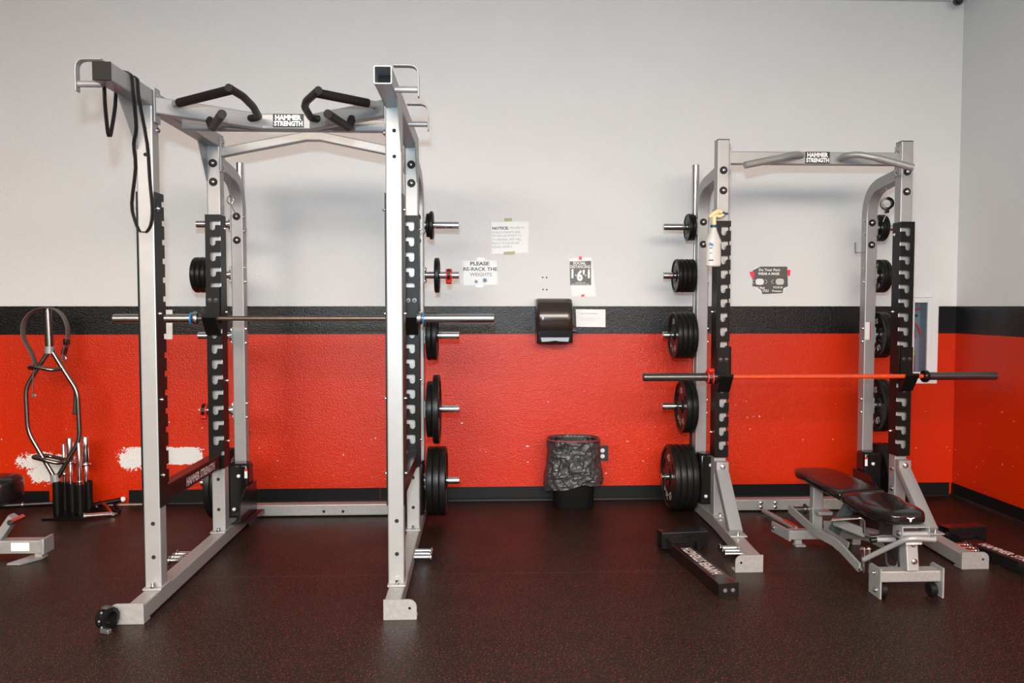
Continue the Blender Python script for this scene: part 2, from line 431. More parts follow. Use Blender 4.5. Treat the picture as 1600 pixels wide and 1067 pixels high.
mb = MB(); xs = [-4.2, -3.075]
base_seg(mb, -4.2, -3.075)
cuts = [-2.515, -.72, .60, 1.83, 3.10, XR - .0205]
for a, b in zip(cuts, cuts[1:]): base_seg(mb, a, b - .003)
struct(mb, 'baseboard_back', 'baseboard')
mb = MB()
for a, b in ((YW - .0, 4.46), (4.457, 3.1), (3.097, 1.5)):
    prof = [(0, 0), (0, .1), (-.006, .1), (-.007, .02), (-.018, .006), (-.02, 0)]; k = 6
    mb._add([(XR + p, y, q) for y in (a, b) for p, q in prof], [(j, k + j, k + (j + 1) % k, (j + 1) % k) for j in range(k)] + [tuple(range(k))[::-1], tuple(range(k, 2 * k))])
struct(mb, 'baseboard_right', 'baseboard')
# bare glue line where the baseboard came off
mb = MB()
mb.sweep([(-2.72, YW - .02, .004), (-2.6, YW - .03, .004), (-2.4, YW - .02, .004)], [(-.018, -.003), (.018, -.003), (.01, .004), (-.012, .004)], (0, 1, 0))
tag(mb.build('adhesive_strip', 'glue'), 'ragged tan strip of old glue on floor where baseboard is missing', 'adhesive')

# ------------------------------------------------------------------ weight plates
PL = {'45': (.225, .041), '35': (.183, .040), '25': (.160, .034), '10': (.114, .031), '5': (.092, .024), '2.5': (.078, .020)}
LB = {'45': ('45', '20.4', 'LB'), '35': ('35', '15.9', 'LB'), '25': ('25', '11.4', 'LB'), '10': ('10', '4.5', 'LB'), '5': ('5', '2.3', 'LB'), '2.5': ('2.5', '1.1', 'LB')}
PLATES = {}
def make_plate(kind, loc, label, group):
    """axis along X, face towards -X and +X"""
    if (kind) in PLATES: return copy_thing(PLATES[kind], loc, label, group)
    R_, t = PL[kind]; root = thing('weight_plate', label, 'weight plate', (0, 0, 0), group); mb = MB()
    ri = R_ * .86; b = .0255; hub = max(.045, R_ * .28)
    mb.lathe([(ri, -t * .30), (ri + .004, -t / 2), (R_ - .006, -t / 2), (R_ - .001, -t / 2 + .005), (R_, 0), (R_ - .001, t / 2 - .005), (R_ - .006, t / 2), (ri + .004, t / 2), (ri, t * .30)], ax=(1, 0, 0), n=56, closed=True)
    mb.lathe([(b, -t / 2), (hub - .006, -t / 2), (hub, -t * .3), (hub, t * .3), (hub - .006, t / 2), (b, t / 2)], ax=(1, 0, 0), n=36, closed=True)
    mtx = Matrix(((0, 0, 1, -t * .3), (1, 0, 0, 0), (0, 1, 0, 0), (0, 0, 0, 1)))
    circ = lambda r, n: [(r * math.cos(2 * PI * i / n), r * math.sin(2 * PI * i / n)) for i in range(n)]
    holes = [circ(b + .002, 24)]
    if kind in ('45', '35', '25'):
        rc = (hub + ri) / 2 + R_ * .07
        for k in range(3):
            a0 = PI / 2 + PI / 3 + k * 2 * PI / 3 + .0; o = []
            da = .30; dr = R_ * .075
            for i in range(7): a = a0 - da + 2 * da * i / 6; o.append(((rc + dr) * math.cos(a), (rc + dr) * math.sin(a)))
            for i in range(7): a = a0 + da - 2 * da * i / 6; o.append(((rc - dr) * math.cos(a), (rc - dr) * math.sin(a)))
            holes.append(o)
    mb.prism(circ(ri + .002, 56), t * .6, mtx, holes)
    mb.build('disc', 'rubber', root)
    tx = MB(); A, B, C_ = LB[kind]; rr = (hub + ri) / 2 + R_ * .03; h = (ri - hub) * .38
    for sx in (-1, 1):
        X = sx * (t * .3 + .0012); right = (0, -sx, 0); 
        def put(s_, ang, ww):
            up = Vector((0, math.sin(ang), math.cos(ang))); out = Vector((sx, 0, 0)); rt = up.cross(out)
            letters(tx, s_, Vector((X, 0, 0)) + up * rr, ww, h, (rt, up, out), bold=.03)
        put(A, 0, h * .78 * len(A)); put(B, PI - .45, h * .6 * len(B)); put(C_, PI + .45, h * 1.2)
    L_ = tx.build('lettering', 'redlight', root); L_['label'] = 'pale raised weight numbers'
    root.location = loc; PLATES[kind] = root; return root
SZ = {'45': 'largest', '35': 'large', '25': 'medium', '10': 'small', '5': 'very small', '2.5': 'tiny'}
ORD = {1: ['only one'], 2: ['outer one', 'inner one'], 3: ['outermost', 'middle one', 'innermost'], 4: ['outermost', 'second from outside', 'third from outside', 'innermost']}
PEGN = ['top', 'second', 'third', 'fourth', 'bottom']
def load_peg(x0, s, y, z, kinds, pegi, rack, side, gaps=None):
    """kinds from the post outwards; s = outward direction"""
    x = x0 + s * .018; n = len(kinds)
    for i, k in enumerate(kinds):
        R_, t = PL[k]; x += s * (gaps[i] if gaps else 0)
        drop = -.0015 
        lab = '%s black plate, %s, %s peg, %s side of the %s rack' % (SZ[k], ORD[n][n - 1 - i], PEGN[pegi], side, rack)
        make_plate(k, (x + s * t / 2, y, z + drop), lab, 'weight plates racked on the %s rack' % rack); x += s * (t + .0008)

# ------------------------------------------------------------------ rack pieces
def bolt(mb, p, d, r=.011, washer=True):
    p = Vector(p); d = Vector(d)
    if washer: mb.cyl(p, p + d * .003, r * 1.55, 14)
    mb.lathe([(r, 0), (r, .005), (r * .6, .009), (.001, .010)], p + d * .003, d, 10)
def slot_poly(w_, z0, z1, tops, inner):
    """outline of the slotted face: x from 0 (outer) to w_ (inner edge carries the slots); J slots"""
    pts = [(0, z0), (w_, z0)]
    for zt in sorted(tops):
        zb = zt - .026; zl = zt - .056; l = w_ - .060; m_ = w_ - .028
        pts += [(w_, zb), (m_ + .004, zb), (m_, zb - .004)]
        for i in range(7):
            a = -PI * i / 6; c = (l + m_) / 2; r = (m_ - l) / 2; pts.append((c + r * math.cos(a), zl + r + r * math.sin(a)))
        pts += [(l, zt - .008), (l + .008, zt), (w_, zt)]
    pts += [(w_, z1), (0, z1)]; return pts
def channel(parent, xc, yface, s_in, facing, z0=.47, z1=1.95, ztop=1.915):
    """black slotted channel wrapped round an upright. facing -1: slots face the camera; s_in: +1 when inside is +x"""
    t = .005; hw = .038 + t; tops = [ztop - .0895 * k for k in range(16)]
    mb = MB()
    # slotted face
    poly = slot_poly(2 * hw, z0, z1, tops, 1)
    m = Matrix(((s_in, 0, 0, xc - s_in * hw), (0, 0, facing, yface), (0, 1, 0, 0), (0, 0, 0, 1)))
    b = len(mb.f); mb.prism(poly, t, m)
    # inner side with notches on its leading edge, outer side plain
    dep = .100
    sp = [(0, z0), (dep, z0), (dep, z1), (0, z1)]
    for zt in sorted(tops, reverse=True): sp += [(0, zt), (.022, zt), (.022, zt - .026), (0, zt - .026)]
    m = Matrix(((0, 0, s_in, xc + s_in * .038), (-facing, 0, 0, yface), (0, 1, 0, 0), (0, 0, 0, 1))); mb.prism(sp, t, m)
    sp = [(0, z0), (dep, z0), (dep, z1), (0, z1)]
    m = Matrix(((0, 0, -s_in, xc - s_in * .038), (-facing, 0, 0, yface), (0, 1, 0, 0), (0, 0, 0, 1))); mb.prism(sp, t, m)
    o = mb.build('slotted_channel', 'black', parent)
    bm = bmesh.new(); bm.from_mesh(o.data); bmesh.ops.recalc_face_normals(bm, faces=bm.faces); bm.to_mesh(o.data); bm.free()
    bb = MB()
    for zz in (1.875, 1.385, .98, .62):
        for sx in (-1, 1): bolt(bb, (xc + sx * hw, yface - facing * .072, zz), (sx, 0, 0), .007)
    bb.build('channel_bolt', 'chrome', parent)
    return o
def badge(parent, x, y, z, wd, hg):
    b = MB().box((x - wd / 2, y - .003, z - hg / 2), (x + wd / 2, y, z + hg / 2)).build('badge', 'ink', parent); b['label'] = 'black maker badge with white lettering'
    tx = MB(); letters(tx, 'HAMMER', (x, y - .0038, z + hg * .225), wd * .86, hg * .40, FRONT, bold=.055)
    letters(tx, 'STRENGTH', (x, y - .0038, z - hg * .225), wd * .94, hg * .40, FRONT, bold=.055)
    ORG[b] = ORG[parent]; tx.build('badge_lettering', 'whitepaint', b)
def spotter_text(parent, p, along, up, out, ln, h):
    tx = MB(); letters(tx, 'HAMMER STRENGTH', p, ln, h, (along, up, out), bold=.03)
    o = tx.build('lettering', 'redlight', parent); o['label'] = 'pale lettering on black beam'

def rack_side(root, cx, y0, hs, s, yfront, side, shear=0.0, front_posts=False, post_top=2.345, pegz=(), name=''):
    x = cx + s * hs; out = s; T = .076; h = T / 2
    sh = lambda y: x + (shear * (y - y0) if y < y0 else 0)
    # base beam with bent end plate
    mb = MB()
    mb.bar([(sh(yfront + .012), yfront + .012, .046), (sh(y0), y0, .046), (x, y0 + .70, .046)], T, T, (1, 0, 0))
    mb.build('base_beam', 'silver_worn', root)
    fx = sh(yfront); mb = MB()
    wi = fx - s * (h + .002); wo = fx + s * (h + .070)
    pr = [(0, 0), (.150, 0), (.150, .055)]
    for i in range(6): a = PI / 2 * i / 5; pr.append((.115 + .035 * math.cos(a), .058 + .035 * math.sin(a)))
    pr += [(0, .093)]
    hole = [(.118 + .007 * math.cos(a * PI / 6), .052 + .007 * math.sin(a * PI / 6)) for a in range(12)]
    mb.prism(pr, .007, Matrix(((s, 0, 0, wi), (0, 0, 1, yfront), (0, 1, 0, .001), (0, 0, 0, 1))), [hole])
    mb.box((wi, yfront + .004, .001), (wi + s * .15, yfront + .07, .007))
    o = mb.build('end_plate', 'silver_worn', root)
    bm = bmesh.new(); bm.from_mesh(o.data); bmesh.ops.recalc_face_normals(bm, faces=bm.faces); bm.to_mesh(o.data); bm.free()
    # rear upright
    MB().bar([(x, y0 + h, .094), (x, y0 + h, post_top)], T, T, (1, 0, 0)).build('upright', 'silver', root)
    feet = MB(); fb = MB()
    for yy in ([y0 + h] + ([y0 - .892] if front_posts else [])):
        feet.box((x - h - .006, yy - .068, .084), (x + h + .006, yy + .055, .094))
        fb.cyl((x, yy - .055, .094), (x, yy - .055, .118), .007, 8); fb.cyl((x, yy - .055, .094), (x, yy - .055, .103), .012, 6)
    feet.build('foot_plate', 'silver', root, bevel=.002)
    # storage upright curving forward into the upright
    ys = y0 + .468
    pts = fillet([(x, ys, .094), (x, ys, 2.215), (x, y0 + T, 2.255)], .30, 9)
    MB().bar(pts, T, T, (1, 0, 0)).build('storage_upright', 'silver', root)
    MB().box((x - h - .006, ys - .06, .084), (x + h + .006, ys + .06, .094)).build('foot_plate', 'silver', root, bevel=.002)
    fb.cyl((x, ys - .05, .094), (x, ys - .05, .115), .009, 8); fb.build('anchor_bolt', 'chrome', root)
    # weight pegs
    for z in pegz:
        xo = x + s * h
        f = MB().box((xo, ys - .034, z - .055), (xo + s * .007, ys + .034, z + .055)).build('peg_flange', 'silver', root, bevel=.002)
        b = MB()
        for dz in (-.04, .04): bolt(b, (xo + s * .007, ys - .012, z + dz), (s, 0, 0), .008)
        ORG[f] = ORG[root]; b.build('flange_bolt', 'chrome', f)
        p = MB().lathe([(.040, 0), (.040, .010), (.0235, .012), (.0235, .217), (.021, .220)], (xo + s * .007, ys, z), (s, 0, 0), 24).build('weight_peg', 'chrome', root)
        bs = MB()
        for dz in (-.045, .045): bolt(bs, (x - s * h, ys - .015, z + dz), (-s, 0, 0), .008)
        bs.build('peg_bolt', 'chrome', root)
    # big bolts on the faces
    mb = MB(); mk = MB()
    for (yy, zz) in ((y0, W(335, 255, y0).z if front_posts else 2.295), (y0, 2.14), (ys - h, 1.99), (ys - h, 1.84)):
        if not front_posts and yy == y0: zz -= .03 if zz > 2.2 else -.0
        mb.cyl((x, yy, zz), (x, yy - .004, zz), .024, 22)
        mk.lathe([(.011, 0), (.011, .007), (.007, .010), (.001, .011)], (x, yy - .004, zz), (0, -1, 0), 12)
    mb.build('washer', 'foam', root); mk.build('bolt_head', 'chrome', root)
    # small dark holes
    mb = MB()
    for zz in ((.40, .22) if front_posts else ()):
        mb.cyl((x, y0 + .002, zz), (x, y0 - .0008, zz), .010, 14)
    if front_posts:
        for zz in (.395, .235): mb.cyl((x, y0 - .928, zz), (x, y0 - .9305, zz), .010, 14)
        for zz in (2.24, 2.12): mb.cyl((x, y0 - .928, zz), (x, y0 - .9305, zz), .009, 14)
    if mb.v: mb.build('bolt_hole', 'hole', root)
    # band pegs low on the base beam
    yy0 = y0 - (.30 if front_posts else .53)
    for k in range(3):
        yk = yy0 - .055 * k; xb = sh(yk) + s * h
        MB().lathe([(.015, 0), (.013, .006), (.013, .085), (.023, .088), (.023, .094), (.010, .097)], (xb, yk, .052), (s, 0, 0), 18).build('band_peg', 'chrome', root)
    # fold-down step between upright and storage post
    xi = x - s * h; yh = y0 + .30
    st = MB().box((xi + s * .080, yh, .086), (xi - s * .050, yh + .118, .43))
    st = st.build('step_housing', 'gloss', root, bevel=.016)
    b = MB()
    for (dx, zz) in ((.010, .355), (.040, .145)):
        b.cyl((xi + s * dx, yh, zz), (xi + s * dx, yh - .003, zz), .019, 20)
    b.build('washer', 'foam', root)
    b = MB()
    for (dx, zz) in ((.010, .355), (.040, .145)): b.lathe([(.011, 0), (.011, .006), (.007, .009), (.001, .010)], (xi + s * dx, yh - .003, zz), (0, -1, 0), 14)
    b.build('step_bolt', 'whitepaint', root)
    xp = xi - s * .058
    st2 = MB().prism([(0, .115), (.34, .115), (.34, .30), (.10, .30), (0, .235)], .006, Matrix(((0, 0, -s, xp), (1, 0, 0, y0 + .085), (0, 1, 0, 0), (0, 0, 0, 1)))).build('step_panel', 'gloss', root)
    bm = bmesh.new(); bm.from_mesh(st2.data); bmesh.ops.recalc_face_normals(bm, faces=bm.faces); bm.to_mesh(st2.data); bm.free()
    st2 = MB().box((xi - s * .004, y0 + .10, .105), (xi - s * .115, y0 + .42, .112))
    for i in range(4):
        for j in range(12):
            c = Vector((xi - s * (.018 + .026 * i), y0 + .115 + .026 * j, .1135)); st2.obox(c, (.014, .005, .003), Matrix.Rotation(math.radians(45 if (i + j) % 2 else -45), 3, 'Z'))
    st2.box((xi - s * .109, y0 + .10, .086), (xi - s * .115, y0 + .42, .105))
    st2.build('step_tread', 'gloss', root)
    k = MB(); xk = xi - s * .035; k.mi = 0; k.box((xk - .009, yh - .0012, .385), (xk + .009, yh - .0002, .40)); k.mi = 1; k.box((xk - .009, yh - .0012, .34), (xk + .009, yh - .0002, .385))
    o = k.build('warning_sticker', ['redsticker', 'white'], root); o['label'] = 'red and white warning sticker'
    return x

def jcup(label, xc, y0, zbar, group, s_in):
    """bar hook hung on the slotted channel. zbar = centre height of the bar, y0 = upright face"""
    yf = y0 - .0275
    root = thing('bar_hook', label, 'barbell hook', (xc, yf, zbar - .10), group)
    a = MB().box((xc - .036, yf - .016, zbar + .012), (xc + .038, yf - .001, zbar + .175)); a.build('back_plate', 'hookplate', root, bevel=.003)
    b = MB()
    for sx in (-.018, .018): bolt(b, (xc + sx, yf - .016, zbar + .105), (0, -1, 0), .008)
    b.build('plate_bolt', 'darksteel', root)
    yb = yf - .055
    pr = [(0, .18), (0, -.085), (-.020, -.095), (-.092, .005), (-.092, .020), (-.080, .020), (-.076, -.014), (-.018, -.018), (-.016, .18)]
    c = MB(); w_ = .080
    c.prism([(p[0], p[1]) for p in pr], w_, Matrix(((0, 0, 1, xc - .040), (1, 0, 0, yf), (0, 1, 0, zbar), (0, 0, 0, 1))))
    o = c.build('hook_body', 'black', root)
    bm = bmesh.new(); bm.from_mesh(o.data); bmesh.ops.recalc_face_normals(bm, faces=bm.faces); bm.to_mesh(o.data); bm.free()
    d = MB().box((xc + s_in * .0435, yf - .016, zbar - .03), (xc + s_in * .0495, yf + .06, zbar + .185)); d.build('side_plate', 'black', root, bevel=.002)
    return root

def barbell(label, xa, xb, ca, cb, y, z, mats, dia=.0255, extra=None, rs=.025):
    root = thing('barbell', label, 'barbell', ((xa + xb) / 2, y, z - rs))
    MB().cyl((ca, y, z), (cb, y, z), dia / 2 + .001, 18).build('shaft', mats[0], root)
    for (e, c) in ((xa, ca), (xb, cb)):
        s = 1 if e > c else -1
        MB().lathe([(rs - .004, 0), (rs, .004), (rs, abs(e - c) - .004), (rs - .004, abs(e - c)), (.004, abs(e - c) + .001)], (c, y, z), (s, 0, 0), 26).build('end_sleeve', mats[1], root)
        MB().lathe([(.020, -.028), (.036, -.026), (.039, -.020), (.039, -.004), (.034, .004), (rs + .001, .006)], (c, y, z), (s, 0, 0), 26).build('collar', mats[2], root)
        if extra: MB().lathe([(.0255, .007), (.034, .008), (.034, .017), (.0255, .018)], (c, y, z), (s, 0, 0), 26).build('colour_ring', extra, root)
    return root

def spring_collar(label, x, y, z, ax, r=.027, m='redplastic', lever=(0, 0, -1), group=None):
    root = thing('lock_collar', label, 'barbell collar', (x, y, z - r)); ax = Vector(ax)
    if group: root['group'] = group
    c = Vector((x, y, z)); lv = Vector(lever)
    MB().lathe([(r, -.020), (r + .013, -.020), (r + .014, .020), (r, .020)], c, ax, 22, closed=True).build('ring', m, root)
    MB().lathe([(r - .001, -.011), (r + .0155, -.011), (r + .0155, .011), (r - .001, .011)], c, ax, 10, closed=True).build('grip_band', 'gloss', root)
    side = ax.cross(lv); R = Matrix((ax, side, lv)).transposed()
    MB().obox(c + lv * (r + .022), (.036, .024, .026), R).build('clamp_lever', m, root, bevel=.004)
    return root

# ------------------------------------------------------------------ LEFT POWER RACK
LX, LY, LH = -.967, 4.66, .572
rackL = thing('power_rack', 'tall four-post silver power rack standing on the left, topped by black pull-up grips', 'power rack', (LX, LY - .2, 0))
ZL = (1.944, 1.622, 1.230, .750, .278)
for s in (-1, 1):
    x = rack_side(rackL, LX, LY, LH, s, LY - 1.145, 'x', front_posts=True, pegz=ZL)
    xf = x - .004
    MB().bar([(xf, LY - .892, .094), (xf, LY - .892, 2.345)], .076, .076).build('upright', 'silver', rackL)
    channel(rackL, x, LY - .022, -s, -1)
    channel(rackL, xf, LY - .832, -s, 1)
    # top side beam, open at the front
    g = MB(); yb0, yb1 = LY - 1.325, LY + .076
    g.hollow((xf, yb0, 2.383), (x, yb1, 2.383), .076, .076, .005)
    tb = g.build('top_beam', 'silver', rackL); ORG[tb] = ORG[rackL]
    if s < 0:
        MB().box((xf - .0385, yb0 - .006, 2.3445), (xf + .0385, yb0 - .0005, 2.4215)).build('end_cap', 'foam', rackL, bevel=.004)
    else:
        MB().box((xf - .0325, yb0 + .12, 2.351), (xf + .0325, yb0 + .125, 2.415)).build('tube_shade', 'hole', rackL)  # black panel painting in the shade inside the open tube
    # gussets under the beam in front of each post
    for yy in (LY - .93, LY):
        m = MB(); d = .19 if yy < LY else .14
        m.prism([(0, 0), (-d, 0), (-d + .01, -.014), (-.004, -.20), (0, -.20)], .006, Matrix(((0, 0, 1, x + s * .034 - .003), (1, 0, 0, yy), (0, 1, 0, 2.345), (0, 0, 0, 1))))
        o = m.build('gusset', 'silver', rackL)
        bm = bmesh.new(); bm.from_mesh(o.data); bmesh.ops.recalc_face_normals(bm, faces=bm.faces); bm.to_mesh(o.data); bm.free()
    # bolted end brackets for the cross members
    xi = x - s * .038
    br = MB().box((xi, LY - .925, 2.27), (xi - s * .008, LY - .86, 2.43)); br.box((xi, LY + .005, 2.20), (xi - s * .008, LY + .07, 2.40))
    br.build('bolt_plate', 'silver', rackL, bevel=.002)
    b = MB()
    for (yy, zz) in ((LY - .90, 2.385), (LY - .90, 2.235), (LY + .035, 2.375), (LY + .035, 2.225)): bolt(b, (xi - s * .008, yy, zz), (-s, 0, 0), .010)
    b.build('bracket_bolt', 'chrome', rackL)
# V-shaped front pull-up member and straight tie behind it
mb = MB(); zt = 2.348
pv = [(LX - LH + .036, LY - .905, zt), (LX - .125, LY - .60, zt), (LX + .125, LY - .60, zt), (LX + LH - .036, LY - .905, zt)]
mb.bar(pv, .076, .050, (0, 0, 1)); mb.build('pull_up_member', 'silver', rackL)
MB().bar([(LX - LH + .037, LY - .545, 2.345), (LX + LH - .037, LY - .545, 2.345)], .060, .050, (0, 0, 1)).build('tie_bar', 'silver', rackL)
MB().bar([(LX - LH + .044, LY + .035, 2.315), (LX - .045, LY + .035, 2.412), (LX + .045, LY + .035, 2.412), (LX + LH - .044, LY + .035, 2.315)], .050, .052, (0, 1, 0)).build('arched_member', 'silver', rackL)
badge(rackL, LX + .012, LY - .626, zt + .003, .152, .066)
# rear floor crossmember
MB().bar([(LX - LH + .039, LY + .668, .046), (LX + LH - .039, LY + .668, .046)], .076, .076, (0, 0, 1)).build('floor_crossmember', 'silver_worn', rackL)
mb = MB()
for px in (506, 536): p = W(px, 799, LY + .63); mb.cyl((p.x, p.y + .002, p.z), (p.x, p.y - .001, p.z), .010, 14)
mb.build('bolt_hole', 'hole', rackL)
# foam grips (points: image reading turned into metres on the rack's own planes)
for s in (-1, 1):
    m = lambda dx, y, z: (LX + s * dx, LY + y, z)
    zg = 2.353
    pts_ = [(-1.403, 3.735), (-1.064, 3.479), (-1.068, 3.449), (-1.048, 3.592), (-1.055, 3.773), (-1.085, 3.975), (-1.15, 4.01)] if s < 0 else [(-.482, 3.706), (-.713, 3.515), (-.691, 3.473), (-.785, 3.660), (-.815, 3.763), (-.832, 3.985), (-.771, 4.01)]
    pts_ = [Vector((x_, y_, zg)) for x_, y_ in pts_]; st, e = pts_[0], pts_[1]; d_ = (e - st).normalized()
    MB().cyl(st, st + d_ * .07, .0165, 16).build('grip_stub', 'silver', rackL)
    MB().cyl(st + d_ * .035, e, .0205, 18).build('foam_grip', 'foam', rackL)
    MB().tube(fillet(pts_[2:], .028, 5), .0175, 16).build('foam_grip', 'foam', rackL)
    low = [(-1.303, 3.90, 2.325), (-1.267, 3.839, 2.268), (-1.132, 3.559, 2.268)] if s < 0 else [(-.610, 3.86, 2.325), (-.618, 3.815, 2.268), (-.666, 3.539, 2.268)]
    MB().tube(fillet(low, .03, 5), .020, 16).build('foam_grip', 'foam', rackL)
# flat accessory hooks on the outside of the top beams
for (s, yy) in ((-1, -1.245), (1, -1.215), (1, -.57)):
    xo = LX + s * LH - .004 + s * .038
    MB().cyl((xo, LY + yy, 2.352), (xo + s * .098, LY + yy, 2.352), .0135, 16).build('hook_rod', 'silver', rackL)
    MB().bar(fillet([(xo + s * .102, LY + yy, 2.32), (xo + s * .102, LY + yy, 2.452), (xo - s * .005, LY + yy, 2.452)], .04, 6), .038, .006, (0, 1, 0), r=.002).build('accessory_hook', 'silver', rackL)

# bar hooks + barbell on the left rack
zb = 1.350
for s, nm in ((-1, 'left'), (1, 'right')):
    jcup('black barbell hook on the %s rear post of the left rack, under the steel bar' % nm, LX + s * LH, LY, zb, 'barbell hooks on the left rack', -s)
barbell('steel barbell with bright sleeves and blue rings resting across the left rack', -2.085, .088, -1.635, -.336, LY - .0825, zb, ('shaft', 'brushed', 'brushed'), extra='blueplastic')

# plates on the left rack
xr = LX + LH + .038; xl = LX - LH - .038; ys = LY + .468
load_peg(xr, 1, ys, ZL[0], ['2.5', '5'], 0, 'left', 'right')
load_peg(xr, 1, ys, ZL[1], ['10'], 1, 'left', 'right', [.052])
load_peg(xr, 1, ys, ZL[2], ['25', '25'], 2, 'left', 'right')
load_peg(xr, 1, ys, ZL[3], ['35', '45'], 3, 'left', 'right')
load_peg(xr, 1, ys, ZL[4], ['45', '45', '45'], 4, 'left', 'right')
load_peg(xl, -1, ys, ZL[1], ['10', '10', '10', '10'], 1, 'left', 'left', [.095, 0, 0, 0])
load_peg(xl, -1, ys, ZL[4], ['45', '45', '45'], 4, 'left', 'left')
spring_collar('red plastic lock collar on the second right peg of the left rack', -.195, ys, ZL[1], (1, 0, 0), lever=(0, -.5, -.87))
spring_collar('red plastic lock collar on the fourth left peg of the left rack', xl - .195, ys, ZL[3], (1, 0, 0), lever=(0, -.5, -.87))

# spotter arms fitted inside the left rack
for s, nm in ((-1, 'left'), (1, 'right')):
    x = LX + s * LH; y0_, y1_ = LY - .820, LY - .0345
    root = thing('spotter_arm', 'black safety arm bridging the %s posts of the left rack at knee height' % nm, 'safety arm', (x, (y0_ + y1_) / 2, .47), 'safety arms')
    b = MB().bar([(x, y0_, .512), (x, y1_, .512)], .055, .078).build('beam', 'black', root)
    MB().box((x - .0285, y0_ + .002, .5515), (x + .0285, y1_ - .002, .557)).build('wear_strip', 'gloss', root)
    for yy, d in ((y0_, 1), (y1_, -1)): MB().box((x - .029, yy - d * .006, .465), (x + .029, yy, .585)).build('end_bracket', 'black', root)
    spotter_text(root, (x - s * .0290, LY - .36, .512), (0, s * -1 * -1 * (-s) * -1 if False else (1 if s < 0 else -1), 0), (0, 0, 1), (-s, 0, 0), .43, .045)

# resistance bands on the front left beam
xb = LX - LH - .004; ti = xb + .0445; to = xb - .0445; zt_ = 2.4275
bp = [W(213, 200, 3.56), W(209, 225, 3.58), W(212, 262, 3.60), W(206, 318, 3.62), W(211, 345, 3.62), W(219, 362, 3.62), W(228, 363, 3.62), W(236, 350, 3.62), (W(238, 325, 3.62)), W(234, 280, 3.61), W(230, 225, 3.60),
      (ti + .003, 3.572, 2.33), (ti, 3.565, zt_ - .010), (ti - .010, 3.565, zt_), (to + .010, 3.56, zt_), (to, 3.56, zt_ - .010), (to - .004, 3.555, 2.30), (to - .010, 3.52, 2.17), (to - .010, 3.505, 2.155), (to - .009, 3.49, 2.17),
      (to - .003, 3.455, 2.30), (to, 3.455, zt_ - .010), (to + .010, 3.46, zt_), (ti - .010, 3.50, zt_), (ti, 3.505, zt_ - .010), (ti + .003, 3.515, 2.33)]
bp = [Vector(p) for p in bp]; sm = []
for i in range(len(bp)):
    p0, p1, p2_, p3_ = bp[i - 1], bp[i], bp[(i + 1) % len(bp)], bp[(i + 2) % len(bp)]
    for t in (0, .34, .67):
        sm.append(.5 * ((2 * p1) + (p2_ - p0) * t + (2 * p0 - 5 * p1 + 4 * p2_ - p3_) * t * t + (3 * p1 - p0 - 3 * p2_ + p3_) * t ** 3) if (p2_ - p1).length > .03 else p1.lerp(p2_, t))
mb = MB(); prof = rrect(.020, .006, .002); k = len(prof); vs = []; n_ = len(sm)
for i, p in enumerate(sm):
    tt = (sm[(i + 1) % n_] - sm[i - 1]).normalized(); A = Vector((.25, 1, 0)); A = (A - tt * A.dot(tt)).normalized(); B = tt.cross(A)
    vs += [p + A * a + B * b for a, b in prof]
mb._add(vs, [(i * k + j, i * k + (j + 1) % k, ((i + 1) % n_) * k + (j + 1) % k, ((i + 1) % n_) * k + j) for i in range(n_) for j in range(k)])
tag(mb.build('resistance_band', 'band'), 'long black rubber exercise band draped over the front left top beam of the left rack', 'resistance band')

# ------------------------------------------------------------------ RIGHT HALF RACK
RX, RY, RH = 2.106, 4.87, .584; SH = .062
rackR = thing('half_rack', 'shorter silver two-post half rack on the right, with the bench between its feet', 'power rack', (RX, RY - .1, 0))
ZR = (1.960, 1.630, 1.222, .732, .242)
for s in (-1, 1):
    x = rack_side(rackR, RX, RY, RH, s, RY - .795, 'x', shear=SH, post_top=2.452, pegz=ZR)
    channel(rackR, x, RY - .022, -s, -1)
    MB().box((x - .037, RY + .001, 2.4525), (x + .037, RY + .075, 2.458)).build('end_cap', 'black', rackR, bevel=.002)
    # diagonal brace in front
    mb = MB(); xs_ = x + SH * (-.40)
    mb.bar([(x, RY - .006, .445), (x, RY - .012, .375), (xs_, RY - .40, .098)], .074, .010, (1, 0, 0), r=.003) if False else None
    mb.sweep([(x, RY - .030, .445), (x, RY - .030, .385), (xs_, RY - .385, .096)], rrect(.078, .050, .005), (1, 0, 0))
    mb.build('front_brace', 'silver', rackR)
    MB().box((xs_ - .05, RY - .45, .085), (xs_ + .05, RY - .345, .095)).build('foot_plate', 'silver', rackR, bevel=.002)
    b = MB(); bolt(b, (x, RY - .056, .415), (0, -1, 0), .012); b.cyl((xs_, RY - .435, .095), (xs_, RY - .435, .115), .007, 8); bolt(b, (x - s * .039, RY + .03, .38), (-s, 0, 0)); bolt(b, (x - s * .039, RY + .03, .25), (-s, 0, 0))
    b.build('brace_bolt', 'chrome', rackR)
    xi = x - s * .038
    MB().box((xi, RY + .006, 2.24), (xi - s * .008, RY + .07, 2.43)).build('bolt_plate', 'silver', rackR, bevel=.002)
    b = MB()
    for zz in (2.405, 2.265): bolt(b, (xi - s * .008, RY + .038, zz), (-s, 0, 0), .010)
    b.build('bracket_bolt', 'chrome', rackR)
MB().bar([(RX - RH + .045, RY + .038, 2.347), (RX + RH - .045, RY + .038, 2.347)], .078, .050, (0, 0, 1)).build('pull_up_member', 'silver', rackR)
badge(rackR, RX + .014, RY + .0125, 2.350, .156, .072)
